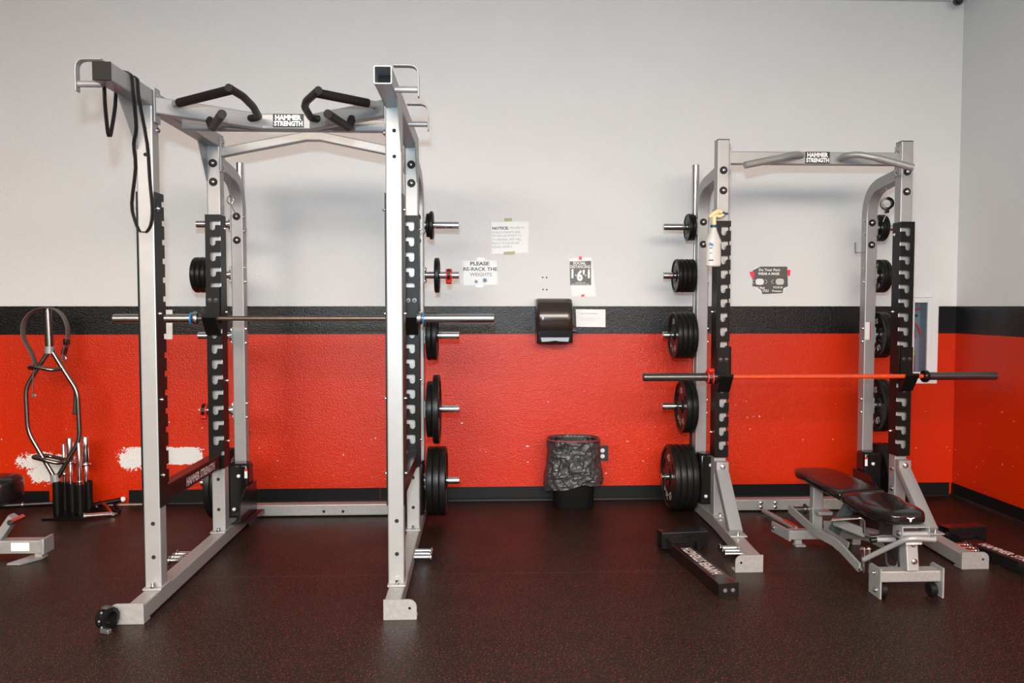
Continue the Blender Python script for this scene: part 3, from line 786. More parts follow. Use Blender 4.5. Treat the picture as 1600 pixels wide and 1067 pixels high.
for s in (-1, 1):
    pp = [(1252, 243, 4.885), (1247, 241, 4.81), (1236, 242, 4.76), (1218, 247, 4.72), (1164, 258, 4.68)] if s < 0 else [(1314, 248, 4.885), (1318, 244, 4.81), (1340, 241, 4.76), (1366, 246, 4.72), (1427, 262, 4.68)]
    pp = [W(*q) for q in pp]
    MB().tube(fillet(pp[:4] + [pp[3].lerp(pp[4], .1)], .05, 7), .0195, 18).build('grip_bend', 'silver', rackR)
    MB().cyl(pp[3].lerp(pp[4], .08), pp[4], .0215, 20).build('knurled_grip', 'silver_worn', rackR)
MB().bar([(RX - RH + .039, RY + .470, .046), (RX + RH - .039, RY + .470, .046)], .076, .076, (0, 0, 1)).build('floor_crossmember', 'silver_worn', rackR)
# hinge bracket on the crossmember
mb = MB().box((W(1200, 790, 5.3).x - .075, RY + .424, .012), (W(1200, 790, 5.3).x + .075, RY + .4315, .085)).build('hinge_plate', 'silver', rackR, bevel=.003)
b = MB(); xx = W(1200, 790, 5.3).x
for dx in (-.05, .05):
    for zz in (.033, .062): bolt(b, (xx + dx, RY + .424, zz), (0, -1, 0), .009)
b.build('hinge_bolt', 'chrome', rackR)
# small hook on the right storage post, sticker on it
xs_ = RX + RH - .038
MB().bar(fillet([(xs_, RY + .468, 1.79), (xs_ - .055, RY + .468, 1.79), (xs_ - .055, RY + .468, 1.86)], .01, 3), .03, .006, (0, 1, 0), r=.002).build('side_hook', 'silver', rackR)
k = MB(); k.box((xs_ + .004, RY + .4285, 1.19), (xs_ + .036, RY + .4298, 1.31)); k.mi = 1; k.box((xs_ + .036, RY + .4285, 1.19), (xs_ + .043, RY + .4298, 1.31))
k.build('warning_sticker', ['white', 'redsticker'], rackR)['label'] = 'white and orange warning sticker'

zb2 = .983
for s, nm in ((-1, 'left'), (1, 'right')):
    jcup('black barbell hook on the %s post of the right rack, under the red bar' % nm, RX + s * RH, RY, zb2, 'barbell hooks on the right rack', -s)
barbell('barbell with red shaft and black sleeves resting across the right rack', 1.008, 3.245, 1.450, 2.800, RY - .0825, zb2, ('redshaft', 'darksteel', 'gloss'))
spring_collar('red and black lock collar on the left sleeve of the red barbell', 1.425, RY - .0825, zb2, (1, 0, 0), lever=(0, -.6, .8))

xl = RX - RH - .038; xr = RX + RH + .038; ys = RY + .468
load_peg(xl, -1, ys, ZR[0], ['5', '5'], 0, 'right', 'left')
load_peg(xl, -1, ys, ZR[1], ['10'] * 4, 1, 'right', 'left')
load_peg(xl, -1, ys, ZR[2], ['25'] * 4, 2, 'right', 'left')
load_peg(xl, -1, ys, ZR[3], ['35', '35'], 3, 'right', 'left')
load_peg(xl, -1, ys, ZR[4], ['45'] * 4, 4, 'right', 'left')
load_peg(xr, 1, ys, ZR[0], ['5', '5'], 0, 'right', 'right')
load_peg(xr, 1, ys, ZR[1], ['10'] * 2, 1, 'right', 'right')
load_peg(xr, 1, ys, ZR[2], ['25'] * 2, 2, 'right', 'right')
load_peg(xr, 1, ys, ZR[3], ['35'] * 2, 3, 'right', 'right')
load_peg(xr, 1, ys, ZR[4], ['45'] * 3, 4, 'right', 'right')

# barbells stored upright behind the racks
def standing_bar(label, x, y, ztop, hz):
    root = thing('barbell', label, 'barbell', (x, y, ztop - 2.2), 'barbells stored upright')
    MB().cyl((x, y, ztop - 1.78), (x, y, ztop - .42), .0135, 14).build('shaft', 'brushed', root)
    MB().lathe([(.022, 0), (.025, .004), (.025, .42), (.038, .421), (.038, .445), (.015, .448)], (x, y, ztop), (0, 0, -1), 24).build('end_sleeve', 'brushed', root)
    MB().lathe([(.015, 1.752), (.038, 1.755), (.038, 1.779), (.025, 1.78), (.025, 2.196), (.022, 2.2)], (x, y, ztop), (0, 0, -1), 24).build('end_sleeve', 'darksteel', root)
standing_bar('steel barbell standing upright behind the left storage post of the left rack', LX - LH - .012, LY + .56, 2.352, 0)
standing_bar('steel barbell standing upright behind the left storage post of the right rack', RX - RH - .018, RY + .57, 2.400, 0)
for (rk, x, y, zs_) in ((rackL, LX - LH - .012, LY + .56, .151), (rackR, RX - RH - .018, RY + .57, .199)):
    MB().lathe([(.0385, 0), (.0445, 0), (.0445, .12), (.0385, .12)], (x, y, zs_ + .001), (0, 0, 1), 24, closed=True).build('bar_holder', 'silver', rk)
    MB().box((x - .0485, y - .05, zs_ - .008), (x + .0485, y + .05, zs_)).box((x - .02, y - .03, .085), (x + .02, y + .03, zs_ - .008)).build('bar_holder_shelf', 'silver', rk)

# ring and pull pin hanging in the bend of the frames
for (x, y, z, m, lab) in ((LX - LH + .052, LY + .14, 2.055, 'chrome', 'chrome key ring hanging in the bend of the left rack frame'), (RX - RH - .012, RY + .12, 2.02, 'chrome', 'chrome key ring hanging in the bend above the spray bottle')):
    mb = MB(); mb.tube([(x + .018 * math.cos(a * PI / 10), y, z + .024 * math.sin(a * PI / 10)) for a in range(20)], .004, 8, closed=True)
    mb.tube([(x, y, z + .028), (x, y + .0, 2.20)], .0015, 6); mb.tube([(x + .004, y, z - .024), (x + .03, y + .04, z - .10)], .003, 6)
    tag(mb.build('key_ring', m), lab, 'ring', 'rings hanging in the rack frames')
# black lock collar hanging by a string on the right rack
cx_, cz_, cy_ = W(1386, 318, RY + .2).x, W(1386, 318, RY + .2).z, RY + .2
c = spring_collar('black lock collar hanging by string near the top of the right rack', cx_, cy_, cz_, (.25, .97, 0), m='gloss', lever=(0, 0, -1))
s_ = MB(); s_.tube([(cx_ + .01, cy_ - .005, cz_ + .040), (cx_ + .012, cy_ + .04, 2.20)], .002, 6); s_.tube([(cx_ + .01, cy_, cz_ - .04), (cx_ - .03, cy_ - .01, cz_ - .12)], .0018, 6)
ORG[c] = c.location.copy(); s_.build('string', 'string', c)

# ------------------------------------------------------------------ spray bottle
sx_, sy_ = 1.447, RY - .055
sb = thing('spray_bottle', 'cloudy spray bottle with cream trigger head hanging on the right rack post', 'spray bottle', (sx_, sy_, 1.665))
mb = MB(); st = [(1.665, .040, .020), (1.672, .047, .026), (1.73, .048, .027), (1.80, .046, .027), (1.812, .050, .029), (1.822, .049, .028), (1.85, .036, .024), (1.885, .022, .019), (1.905, .017, .016)]
k = 20; vs = []
for z, a, b in st: vs += [(sx_ + a * math.cos(2 * PI * j / k), sy_ + b * math.sin(2 * PI * j / k), z) for j in range(k)]
mb._add(vs, [(i * k + j, i * k + (j + 1) % k, (i + 1) * k + (j + 1) % k, (i + 1) * k + j) for i in range(len(st) - 1) for j in range(k)] + [tuple(range(k))[::-1], tuple(range((len(st) - 1) * k, len(st) * k))])
mb.build('bottle', 'bottle', sb)
MB().lathe([(.020, 0), (.021, .002), (.021, .014), (.018, .016)], (sx_, sy_, 1.905), n=20).build('cap_ring', 'navy', sb)
mb = MB(); mb.tube(fillet([(sx_ + .002, sy_, 1.918), (sx_ + .002, sy_, 1.975)], .01, 2), .0135, 14)
mb.tube([(sx_ - .03, sy_, 1.968), (sx_ - .005, sy_, 1.985), (sx_ + .03, sy_, 2.006), (sx_ + .052, sy_, 1.998)], [.010, .017, .017, .012], 14)
mb.tube([(sx_ + .008, sy_, 1.978), (sx_ + .04, sy_ - .002, 1.973), (sx_ + .062, sy_ - .002, 1.985)], [.010, .012, .009], 12)
mb.build('trigger_head', 'cream', sb)
mb = MB(); mb.tube([(sx_ + .05, sy_, 1.998), (sx_ + .066, sy_, 1.990), (sx_ + .088, sy_, 1.990)], [.012, .010, .006], 12); mb.tube([(sx_ + .060, sy_, 1.988), (sx_ + .066, sy_, 1.972)], .006, 8)
mb.build('nozzle', 'navy', sb)
mb = MB().box((sx_ - .036, sy_ - .0285, 1.700), (sx_ - .008, sy_ - .026, 1.706)).box((sx_ - .030, sy_ - .0285, 1.775), (sx_ - .014, sy_ - .026, 1.779)).box((sx_ - .030, sy_ - .0285, 1.745), (sx_ - .016, sy_ - .026, 1.748)); mb.build('label_print', 'ink', sb)
MB().obox((sx_ - .022, sy_ - .028, 1.800), (.026, .003, .014), Matrix.Rotation(.5, 3, 'Y')).build('label_mark', 'blueplastic', sb)

# ------------------------------------------------------------------ detached spotter arms on the floor
def floor_arm(label, tip, root_pt, cross_out, textflip=False, off=.08):
    """long beam from the mounting end to the tip, lying on the floor; cross piece at the mounting end"""
    tip = Vector(tip); rp = Vector(root_pt); d = (rp - tip); L_ = d.length; d.normalize(); sd = d.cross(Vector((0, 0, 1))).normalized()
    root = thing('spotter_arm', label, 'safety arm', tip * .5 + rp * .5, 'safety arms')
    z = Vector((0, 0, .034)); up = Vector((0, 0, 1))
    b = MB().bar([tip + z, rp + z], .10, .066, tuple(sd), r=.004).build('beam', 'gloss', root); ORG[b] = ORG[root]
    e = MB(); R = Matrix((sd, -d, up)).transposed()
    e.obox(tip + z - d * .003, (.104, .005, .070), R); e.build('end_plate', 'gloss', root, bevel=.001)
    e = MB()
    for o_ in (-.018, .022): e.lathe([(.010, 0), (.010, .001), (.001, .0015)], tip + z - d * .0057 + sd * o_, tuple(-d), 16)
    e.build('plate_hole', 'clip', root)
    c0 = rp - sd * (cross_out * off) + Vector((0, 0, .060)); c1 = rp + sd * (cross_out * .20) + Vector((0, 0, .060))
    MB().hollow(c0 + d * .05, c1 + d * .05, .10, .085, .006, ref=(0, 0, 1)).build('mount_channel', 'gloss', root)
    bl = MB(); bolt(bl, c0 + d * .05 + (c1 - c0).normalized() * .03 + up * .0, tuple(-(c1 - c0).normalized()), .012); bl.cyl(c0 + d * .05 + (c1 - c0).normalized() * .02, c0 + d * .05 + (c1 - c0).normalized() * .24, .012); bl.build('mount_pin', 'brushed', root)
    br = MB(); br.obox(rp - sd * .0 + d * -.02 + Vector((0, 0, .075)), (.10, .09, .012), R); br.obox(rp + sd * (cross_out * .13) + d * .0 + Vector((0, 0, .03)), (.02, .06, .05), R); br.build('mount_gusset', 'gloss', root)
    g = MB(); g.cyl(rp + sd * cross_out * .03 + Vector((0, 0, .0)), rp + sd * cross_out * .03 + Vector((0, 0, .02)), .015); 
    al = d if textflip else -d
    tx = MB(); letters(tx, 'HAMMER STRENGTH', tip + d * L_ * .48 + Vector((0, 0, .0685)) , L_ * .60, .060, (al, up.cross(al), up), bold=.03)
    tx.build('lettering', 'redlight', root)['label'] = 'pale lettering along the beam'
    return root
floor_arm('detached black safety arm lying beside the left foot of the right rack', (1.215, 3.735, 0), (1.135, 4.45, 0), 1, True)
floor_arm('detached black safety arm lying against the far right foot, beyond the bench', (2.965, 3.70, 0), (2.83, 4.47, 0), 1, False, .06)

# ------------------------------------------------------------------ adjustable bench
bench = thing('adjustable_bench', 'black padded adjustable weight bench lying flat inside the right rack', 'weight bench', (2.08, 4.2, 0))
def pad(mb, st, k=28, e=4.0):
    vs = []
    for (y, xc, hw, z0, z1) in st:
        for j in range(k):
            a = 2 * PI * j / k; c, s = math.cos(a), math.sin(a)
            vs.append((xc + hw * math.copysign(abs(c) ** (2 / e), c), y, (z0 + z1) / 2 + (z1 - z0) / 2 * math.copysign(abs(s) ** (2 / e), s)))
    n = len(st); mb._add(vs, [(i * k + j, (i + 1) * k + j, (i + 1) * k + (j + 1) % k, i * k + (j + 1) % k) for i in range(n - 1) for j in range(k)] + [tuple(range(k)), tuple(range((n - 1) * k, n * k))[::-1]])
mb = MB(); zt = .425; zb_ = .365
pad(mb, [(4.795, 2.065, .055, .385, .405), (4.785, 2.065, .085, .375, .415), (4.75, 2.065, .115, .368, .422), (4.68, 2.068, .138, zb_, zt), (4.5, 2.07, .142, zb_, zt), (4.3, 2.07, .142, zb_, zt), (4.16, 2.072, .140, zb_, zt), (4.13, 2.072, .137, .369, .420), (4.12, 2.072, .130, .375, .413)])
p = mb.build('backrest_pad', 'vinyl', bench, ang=60)
mb = MB()
pad(mb, [(4.115, 2.073, .120, .372, .410), (4.108, 2.073, .134, .364, .420), (4.07, 2.073, .140, .358, .428), (4.0, 2.075, .140, .355, .428), (3.94, 2.075, .137, .352, .418), (3.88, 2.077, .135, .350, .421), (3.80, 2.078, .128, .348, .425), (3.74, 2.08, .112, .350, .424), (3.70, 2.08, .092, .355, .418), (3.680, 2.08, .070, .363, .410), (3.675, 2.08, .05, .372, .402)])
s2 = mb.build('seat_pad', 'vinyl', bench, ang=60); ORG[s2] = ORG[bench]
# bull-head mark on the seat front
poly = [(-.020, .010), (-.017, .006), (-.008, .005), (-.005, -.004), (-.002, -.012), (.002, -.012), (.005, -.004), (.008, .005), (.017, .006), (.020, .010), (.012, .010), (.006, .008), (-.006, .008), (-.012, .010)]
MB().prism(poly, .001, RM(((1, 0, 0), (0, 0, 1), (0, -1, 0)), (2.085, 3.6745, .388))).build('seat_mark', 'whitepaint', s2)['label'] = 'white bull head mark'
MB().box((1.985, 4.16, .350), (2.155, 4.70, .366)).build('pad_board', 'black', bench)
xc = 2.10
fr = MB(); fr.bar([(1.945, 3.72, .105), (2.245, 3.72, .105)], .055, .075, (0, 0, 1)); fr.build('front_foot', 'silver_worn', bench)
for xx in (1.940, 2.250):
    MB().prism([(0, .002), (.11, .002), (.11, .135), (.095, .150), (0, .150)], .008, Matrix(((0, 0, 1, xx - .004), (1, 0, 0, 3.665), (0, 1, 0, 0), (0, 0, 0, 1)))).build('foot_end_plate', 'silver_worn', bench)
for xx in (1.967, 2.215):
    wv = MB().lathe([(.012, -.016), (.030, -.016), (.034, -.012), (.034, .012), (.030, .016), (.012, .016)], (xx, 3.705, .035), (1, 0, 0), 24).build('transport_wheel', 'rubber', bench)
bl = MB(); bolt(bl, (1.936, 3.705, .035), (-1, 0, 0), .008); bolt(bl, (1.936, 3.72, .115), (-1, 0, 0), .006); bl.build('wheel_bolt', 'chrome', bench)
MB().bar([(xc, 3.70, .135), (xc, 3.725, .30)], .060, .072).build('front_post', 'silver', bench)
bl = MB(); bolt(bl, (xc + .004, 3.666, .185), (0, -1, 0), .009); bolt(bl, (xc + .004, 3.680, .265), (0, -1, 0), .009); bl.build('post_bolt', 'chrome', bench)
hb = MB(); hb.sweep([(xc - .062, 3.70, .295), (xc - .062, 3.70, .355), (xc + .068, 3.70, .355), (xc + .068, 3.70, .285)], rrect(.09, .006, .002), (0, 1, 0)); hb.build('seat_bracket', 'silver', bench)
MB().cyl((xc - .058, 3.672, .318), (xc + .064, 3.672, .318), .014, 18).build('seat_roller', 'silver', bench)
MB().box((xc - .045, 3.655, .270), (xc + .035, 3.665, .300)).build('bracket_plate', 'whitepaint', bench, bevel=.003)
bl = MB(); bolt(bl, (xc - .066, 3.685, .318), (-1, 0, 0), .010); bl.build('roller_bolt', 'chrome', bench)
MB().prism([(0, .16), (.045, .15), (.19, .24), (.19, .33), (.10, .345), (0, .30)], .006, Matrix(((0, 0, 1, xc - .036), (1, 0, 0, 3.74), (0, 1, 0, 0), (0, 0, 0, 1)))).build('side_gusset', 'darksteel', bench)
MB().box((xc - .0375, 3.745, .245), (xc - .0365, 3.775, .253)).build('sticker', 'yellow', bench)
MB().bar([(xc, 3.735, .215), (xc - .01, 4.05, .20), (2.07, 4.53, .115)], .055, .065, (1, 0, 0)).build('spine', 'silver_worn', bench)
rf = MB().bar([(1.85, 4.565, .060), (2.29, 4.565, .060)], .055, .060, (0, 0, 1)).build('rear_foot', 'silver_worn', bench)
for xx in (1.835, 2.29): MB().bar([(xx + .008, 4.535, .058), (xx - .022, 4.735, .058)], .014, .066, (1, 0, 0), r=.004).build('rear_foot_arm', 'silver_worn', bench)
MB().box((1.865, 4.50, .001), (1.925, 4.55, .010)).box((1.875, 4.535, .008), (1.915, 4.56, .032)).box((2.22, 4.53, .001), (2.27, 4.56, .032)).build('foot_pad', 'silver', bench)
bl = MB(); bolt(bl, (1.808, 4.705, .06), (-1, 0, 0), .010); bl.build('arm_bolt', 'chrome', bench)
MB().bar([(2.01, 4.565, .088), (2.01, 4.56, .352)], .062, .052).build('rear_post', 'silver', bench)
MB().box((1.985, 4.47, .195), (2.07, 4.54, .215)).build('rear_stop', 'silver', bench, bevel=.003)
MB().bar([(2.015, 4.36, .115), (2.075, 4.22, .362)], .055, .045).build('lift_strut', 'oldblue', bench)
lv = MB().bar(fillet([(1.862, 4.60, .205), (1.885, 4.28, .155), (1.915, 4.08, .150), (1.940, 3.88, .085)], .06, 6), .012, .050, (1, 0, 0), r=.002).build('lever_arm', 'silver_worn', bench)
MB().cyl((1.868, 4.58, .205), (1.975, 4.58, .205), .017, 16).build('lever_pivot', 'brushed', bench)
MB().lathe([(.012, 0), (.032, .002), (.032, .009), (.012, .011)], (1.945, 4.58, .205), (1, 0, 0), 20).build('pivot_washer', 'darksteel', bench)
for dx in (0, .026):
    MB().prism([(-.011 + .0, .0), (.011, .0), (.016, .11), (.010, .13), (-.010, .13), (-.016, .11)], .006, Matrix(((0, 0, 1, 1.950 + dx), (1, 0, 0, 3.87), (0, 1, 0, .065), (0, 0, 0, 1)))).build('link_plate', 'brushed', bench)
bl = MB(); bolt(bl, (1.944, 3.87, .08), (-1, 0, 0), .009); bolt(bl, (1.948, 3.87, .185), (-1, 0, 0), .009); bl.cyl((1.93, 3.87, .185), (1.99, 3.87, .185), .008); bl.build('link_bolt', 'chrome', bench)
hd = MB().tube(fillet([W(1350, 874, 3.80), W(1372, 863, 3.74), W(1414, 843, 3.62), W(1426, 841, 3.60), W(1461, 843, 3.60)], .05, 6), .0125, 16).build('pull_handle', 'silver', bench)
pn = MB().cyl(W(1369, 843, 3.76), W(1398, 843, 3.76), .013, 16).build('pop_pin', 'silver', bench)
MB().cyl(W(1360, 844, 3.765), W(1370, 843, 3.762), .014, 16).build('pin_grip', 'gloss', bench)
q = [W(1300, 811, 4.0), W(1344, 808, 3.92), W(1348, 812, 3.92), W(1348, 832, 3.92), W(1357, 837, 3.92), W(1386, 834, 3.92), W(1386, 810, 3.92)]
MB().sweep(fillet([tuple(p) for p in q], .008, 3), rrect(.05, .006, .002), (0, 1, 0)).build('seat_ladder', 'brushed', bench)
sec = [(.13 * math.cos(a), .085 * math.sin(a)) for a in [PI + PI * i / 16 for i in range(17)]]
MB().prism(sec, .008, Matrix(((0, 0, 1, 1.985), (1, 0, 0, 4.23), (0, 1, 0, .150), (0, 0, 0, 1)))).build('adjustment_sector', 'silver_worn', bench)
MB().tube(fillet([W(1382, 846, 3.9), W(1386, 884, 3.9), W(1402, 886, 3.9), W(1402, 850, 3.9)], .02, 5), .005, 8).build('guard_loop', 'oldblue', bench)
mb = MB(); c = W(1333, 793, 4.25); mb.lathe([(.008, -.03), (.028, -.03), (.028, .03), (.008, .03)], c, (1, 0, 0), 20); mb.cyl(c - Vector((.05, 0, 0)), c + Vector((.05, 0, 0)), .008); mb.build('hinge_barrel', 'oldblue', bench)
mb = MB().bar([W(1304, 814, 4.1), W(1350, 832, 3.92)], .02, .045, (1, 0, 0), r=.003); mb.build('inner_link', 'silver_worn', bench)

# floor lever with coloured strip lying by the crossmember
a, b_ = W(1193, 790, 5.2), Fl(1244, 824, .03); rl = thing('hinged_lever', 'silver hinged lever with red strip lying on the floor behind the bench', 'lever', ((a.x + b_.x) / 2, (a.y + b_.y) / 2, 0))
MB().bar([(a.x, a.y, .035), (b_.x, b_.y, .022)], .03, .022, (1, 0, 0)).build('arm', 'silver_worn', rl)
MB().bar([(a.x * .35 + b_.x * .65, a.y * .35 + b_.y * .65, .040), (b_.x, b_.y, .037)], .018, .008, (1, 0, 0), r=.002).build('strip', 'redplastic', rl)
MB().ball((b_.x, b_.y, .022), .018).build('tip', 'clip', rl)

# ------------------------------------------------------------------ black collar lying on the floor, front left
cpos = Fl(163, 988, 0); r_ = .040
cc = thing('lock_collar', 'black lock collar with steel lever lying on the floor by the front left foot', 'barbell collar', (cpos.x, cpos.y + .03, 0))
c0 = Vector((cpos.x, cpos.y + .032, r_ + .013)); ax = Vector((.93, -.36, 0)).normalized()
MB().lathe([(.027, -.026), (r_ + .003, -.026), (r_ + .009, -.020), (r_ + .009, -.008), (r_, -.004), (r_, .006), (r_ + .007, .010), (r_ + .007, .022), (.030, .026)], c0, ax, 12, closed=True).build('ring', 'gloss', cc)
mb = MB()
for i in range(8):
    a = i * PI / 4; u = Vector((0, 0, 1)); v = ax.cross(u); p = c0 + (u * math.cos(a) + v * math.sin(a)) * (r_ + .006); mb.ball(p + ax * .001, .007, 8)
mb.build('rib', 'hookplate', cc)
R = Matrix((ax, ax.cross(Vector((0, 0, 1))), Vector((0, 0, 1)))).transposed()
MB().obox(c0 + Vector((0, -.012, r_ + .010)), (.030, .026, .010), R).build('lever_cap', 'hookplate', cc, bevel=.002)
MB().obox((cpos.x + .012, cpos.y - .012, .011), (.046, .020, .018), R).build('clamp_lever', 'clip', cc, bevel=.002)

# ------------------------------------------------------------------ rubbish bin with liner
bx, by = .665, 5.50
tb = thing('trash_bin', 'black rubbish bin with a crumpled see-through liner, standing against the red wall', 'trash bin', (bx, by, 0))
def rsec(hx, hy, z, k=40, e=3.2, cx=bx, cy=by, jit=0, seed=0):
    out = []
    for j in range(k):
        a = 2 * PI * j / k; c, s = math.cos(a), math.sin(a)
        q = 1 + jit * (math.sin(5 * a + seed * 2.1) * .5 + math.sin(11 * a + seed * 1.3) * .35 + math.sin(17 * a + seed * 3.7) * .3)
        out.append((cx + hx * q * math.copysign(abs(c) ** (2 / e), c), cy + hy * q * math.copysign(abs(s) ** (2 / e), s), z))
    return out
def loft(mb, secs, cap0=True, cap1=False):
    k = len(secs[0]); mb._add([v for s in secs for v in s], [(i * k + j, i * k + (j + 1) % k, (i + 1) * k + (j + 1) % k, (i + 1) * k + j) for i in range(len(secs) - 1) for j in range(k)] + ([tuple(range(k))[::-1]] if cap0 else []) + ([tuple(range((len(secs) - 1) * k, len(secs) * k))] if cap1 else [])); return mb
loft(MB(), [rsec(.135, .095, .001), rsec(.140, .100, .01), rsec(.165, .125, .455), rsec(.172, .132, .46), rsec(.172, .132, .475), rsec(.160, .120, .475), rsec(.155, .115, .44), rsec(.132, .092, .02)], True, True).build('bin_body', 'bin', tb, ang=50)
from mathutils import noise as mn
key = [(.20, .150, .110), (.34, .155, .113), (.44, .160, .118), (.482, .168, .128), (.493, .178, .135), (.482, .187, .143), (.45, .186, .143), (.40, .184, .142), (.34, .186, .144), (.28, .196, .150), (.22, .206, .154), (.17, .210, .156), (.12, .200, .152)]
mb = MB(); secs = []; NK = 150
for i in range(len(key) - 1):
    for q in range(5):
        t = q / 5; z, hx, hy = [key[i][c] * (1 - t) + key[i + 1][c] * t for c in range(3)]
        outer = i >= 5; amp = .016 if outer else .006; row = []
        for (x, y, zz) in rsec(hx, hy, z, NK, 2.8):
            P_ = Vector((x * 16, y * 16, z * 13 + (7 if outer else 0))); r1 = 1 - abs(mn.noise(P_)) * 2.2; r2 = 1 - abs(mn.noise(P_ * 2.3 + Vector((3, 1, 5)))) * 2
            n_ = Vector((x - bx, y - by, 0)).normalized(); dd = amp * (r1 * .75 + r2 * .4 - .75) * (1 if z < .475 else .35)
            sag = 0
            if outer and z < .30: sag = (.30 - z) / .18 * (.05 * math.sin(1.0 * math.atan2(y - by, x - bx) + 2.6) + .02 * mn.noise(Vector((x * 9, y * 9, 0))))
            row.append((x + n_.x * dd, y + n_.y * dd, zz + sag))
        secs.append(row)
ln_ = loft(mb, secs, False, False).build('bin_liner', 'liner', tb, ang=12); ln_['label'] = 'crumpled see-through bin liner folded over the rim'
mb = MB(); mb.tube([Vector(p) for p in rsec(.188, .143, .487, 60, 3.0)], .0022, 6, closed=True); mb.build('liner_hem', 'redplastic', tb)

# ------------------------------------------------------------------ things fixed to the wall
E_ = .0006
# paper towel dispenser
a, b_ = W(838, 466, 5.56), W(894, 536, 5.56); xm = (a.x + b_.x) / 2; hw = (b_.x - a.x) / 2; z0, z1 = b_.z, a.z
dsp = thing('towel_dispenser', 'dark smoked plastic paper towel dispenser on the black wall stripe', 'towel dispenser', (xm, YW - .1, z0))
prof = [(YW, z0 + .062), (YW - .17, z0 + .070), (YW - .205, z0 + .105), (YW - .215, z0 + .16), (YW - .21, z0 + .22), (YW - .185, z0 + .275), (YW - .14, z1 - .008), (YW - .10, z1), (YW, z1)]
mb = MB(); secs = []
for x, q in ((xm - hw, .90), (xm - hw + .008, .965), (xm - hw + .022, .995), (xm - hw + .05, 1.0), (xm + hw - .05, 1.0), (xm + hw - .022, .995), (xm + hw - .008, .965), (xm + hw, .90)):
    secs.append([(x, YW + (y - YW) * q, (z0 + .17) + (z - z0 - .17) * (q * .5 + .5)) for y, z in prof])
k = len(prof); mb._add([v for s in secs for v in s], [(i * k + j, (i + 1) * k + j, (i + 1) * k + (j + 1) % k, i * k + (j + 1) % k) for i in range(len(secs) - 1) for j in range(k)] + [tuple(range(k)), tuple(range((len(secs) - 1) * k, len(secs) * k))[::-1]])
mb.build('cover', 'dispenser', dsp, ang=50, bevel=0)
MB().box((xm - hw + .002, YW - .195, z0 + .002), (xm + hw - .002, YW - .002, z0 + .10)).build('housing', 'gloss', dsp, bevel=.01)
pz = [(-.100, .034), (-.094, .004), (-.03, .008), (0, .013), (.03, .008), (.094, .004), (.100, .034)]
MB().prism([(x, y + .008) for x, y in pz][::-1], .006, RM(((1, 0, 0), (0, 0, 1), (0, -1, 0)), (xm, YW - .1955, z0))).build('towel_slot_trim', 'dispgrey', dsp)
lk = MB(); lk.tube([(xm + hw - .002, YW - .09, z0 + .095), (xm + hw + .028, YW - .09, z0 + .082)], .012, 10); lk.tube([(xm + hw + .018, YW - .09, z0 + .09), (xm + hw + .05, YW - .09, z0 + .072)], .006, 10); lk.build('side_knob', 'gloss', dsp)

def paper(name, label, corners, m='white', cat='sign', group='papers taped to the wall'):
    """sheet on the wall given by four wall points, lower left first, anticlockwise"""
    xs = [c[0] for c in corners]; zs = [c[1] for c in corners]
    root = thing(name, label, cat, (sum(xs) / len(xs), YW, min(zs)), group)
    n = len(corners)
    MB().prism([(x, z) for x, z in corners], .0008, Matrix(((1, 0, 0, 0), (0, 0, -1, YW - E_), (0, 1, 0, 0), (0, 0, 0, 1)))).build('sheet', m, root)
    return root
def wtext(mb, s_, px, py, wpx, hpx, tilt=0, dep=.0018, **kw):
    c = W(px, py, YW - dep); k = 5.75 / F_PX
    letters(mb, s_, (c.x, YW - dep, c.z), wpx * k, hpx * k, wallR(tilt), **kw)
def wq(*pp): return [(W(x, y, YW).x, W(x, y, YW).z) for x, y in pp]
def patch(mb, pts, dep): mb.prism(wq(*pts), .0005, Matrix(((1, 0, 0, 0), (0, 0, -1, YW - dep), (0, 1, 0, 0), (0, 0, 0, 1))))

p1 = paper('notice_sheet', 'white notice in a plastic sleeve held by two bits of tan tape', wq((768, 397), (825, 395), (826, 346), (768, 347)), 'sleeve')
t = MB(); wtext(t, 'NOTICE:', 782, 356.5, 25, 4.6, 1, bold=.04); t.build('heading', 'ink', p1)
t = MB(); wtext(t, 'FAILURE TO', 808, 355.8, 22, 3.4, 1)
for i, (s_, ww) in enumerate((('RE-RACK WEIGHTS AND', 43), ('RETURN EQUIPMENT TO', 45), ('ITS ORIGINAL SPOT WILL', 45), ('RESULT IN DISCIPLINE', 41), ('PLEASE COMPLY', 31))):
    wtext(t, s_, 769.5 + ww / 2, 362.8 + 5.7 * i, ww, 3.5, 1)
t.build('body_text', 'greyink', p1)
t = MB(); patch(t, [(788, 346), (800, 345.5), (800, 340.5), (788, 341)], .0022); patch(t, [(787, 398), (804.5, 397), (804.5, 392.5), (787, 393.5)], .0022); t.build('tape', 'tape', p1)

p2_ = paper('re_rack_sign', 'white taped sheet asking to re-rack, lower than the notice and nearest the left rack', wq((724, 446), (777, 445), (776, 407), (724, 408)), 'sleeve')
t = MB(); wtext(t, 'PLEASE', 749.5, 411.8, 29, 5.6, 0, bold=.03); wtext(t, 'RE-RACK THE', 750.5, 420.3, 52, 5.6, 0, bold=.02); t.build('heading', 'ink', p2_)
t = MB(); wtext(t, 'WEIGHTS', 751, 428.8, 34, 5.4, 0, bold=.02); t.build('grey_text', 'greyink', p2_)  # last line of the text set in grey
t = MB()
for (px, py, sc) in ((757.5, 438, 1), (744, 440, .75)):
    c = W(px, py, YW - .0018)
    for a in range(3):
        aa = a * PI / 3 + .3; R = Matrix.Rotation(aa, 3, 'Y'); t.obox(c, (.036 * sc, .0006, .008 * sc), R)
    t.obox(c, (.016 * sc, .0007, .016 * sc), Matrix.Identity(3))
t.build('printed_picture', 'blueink', p2_)
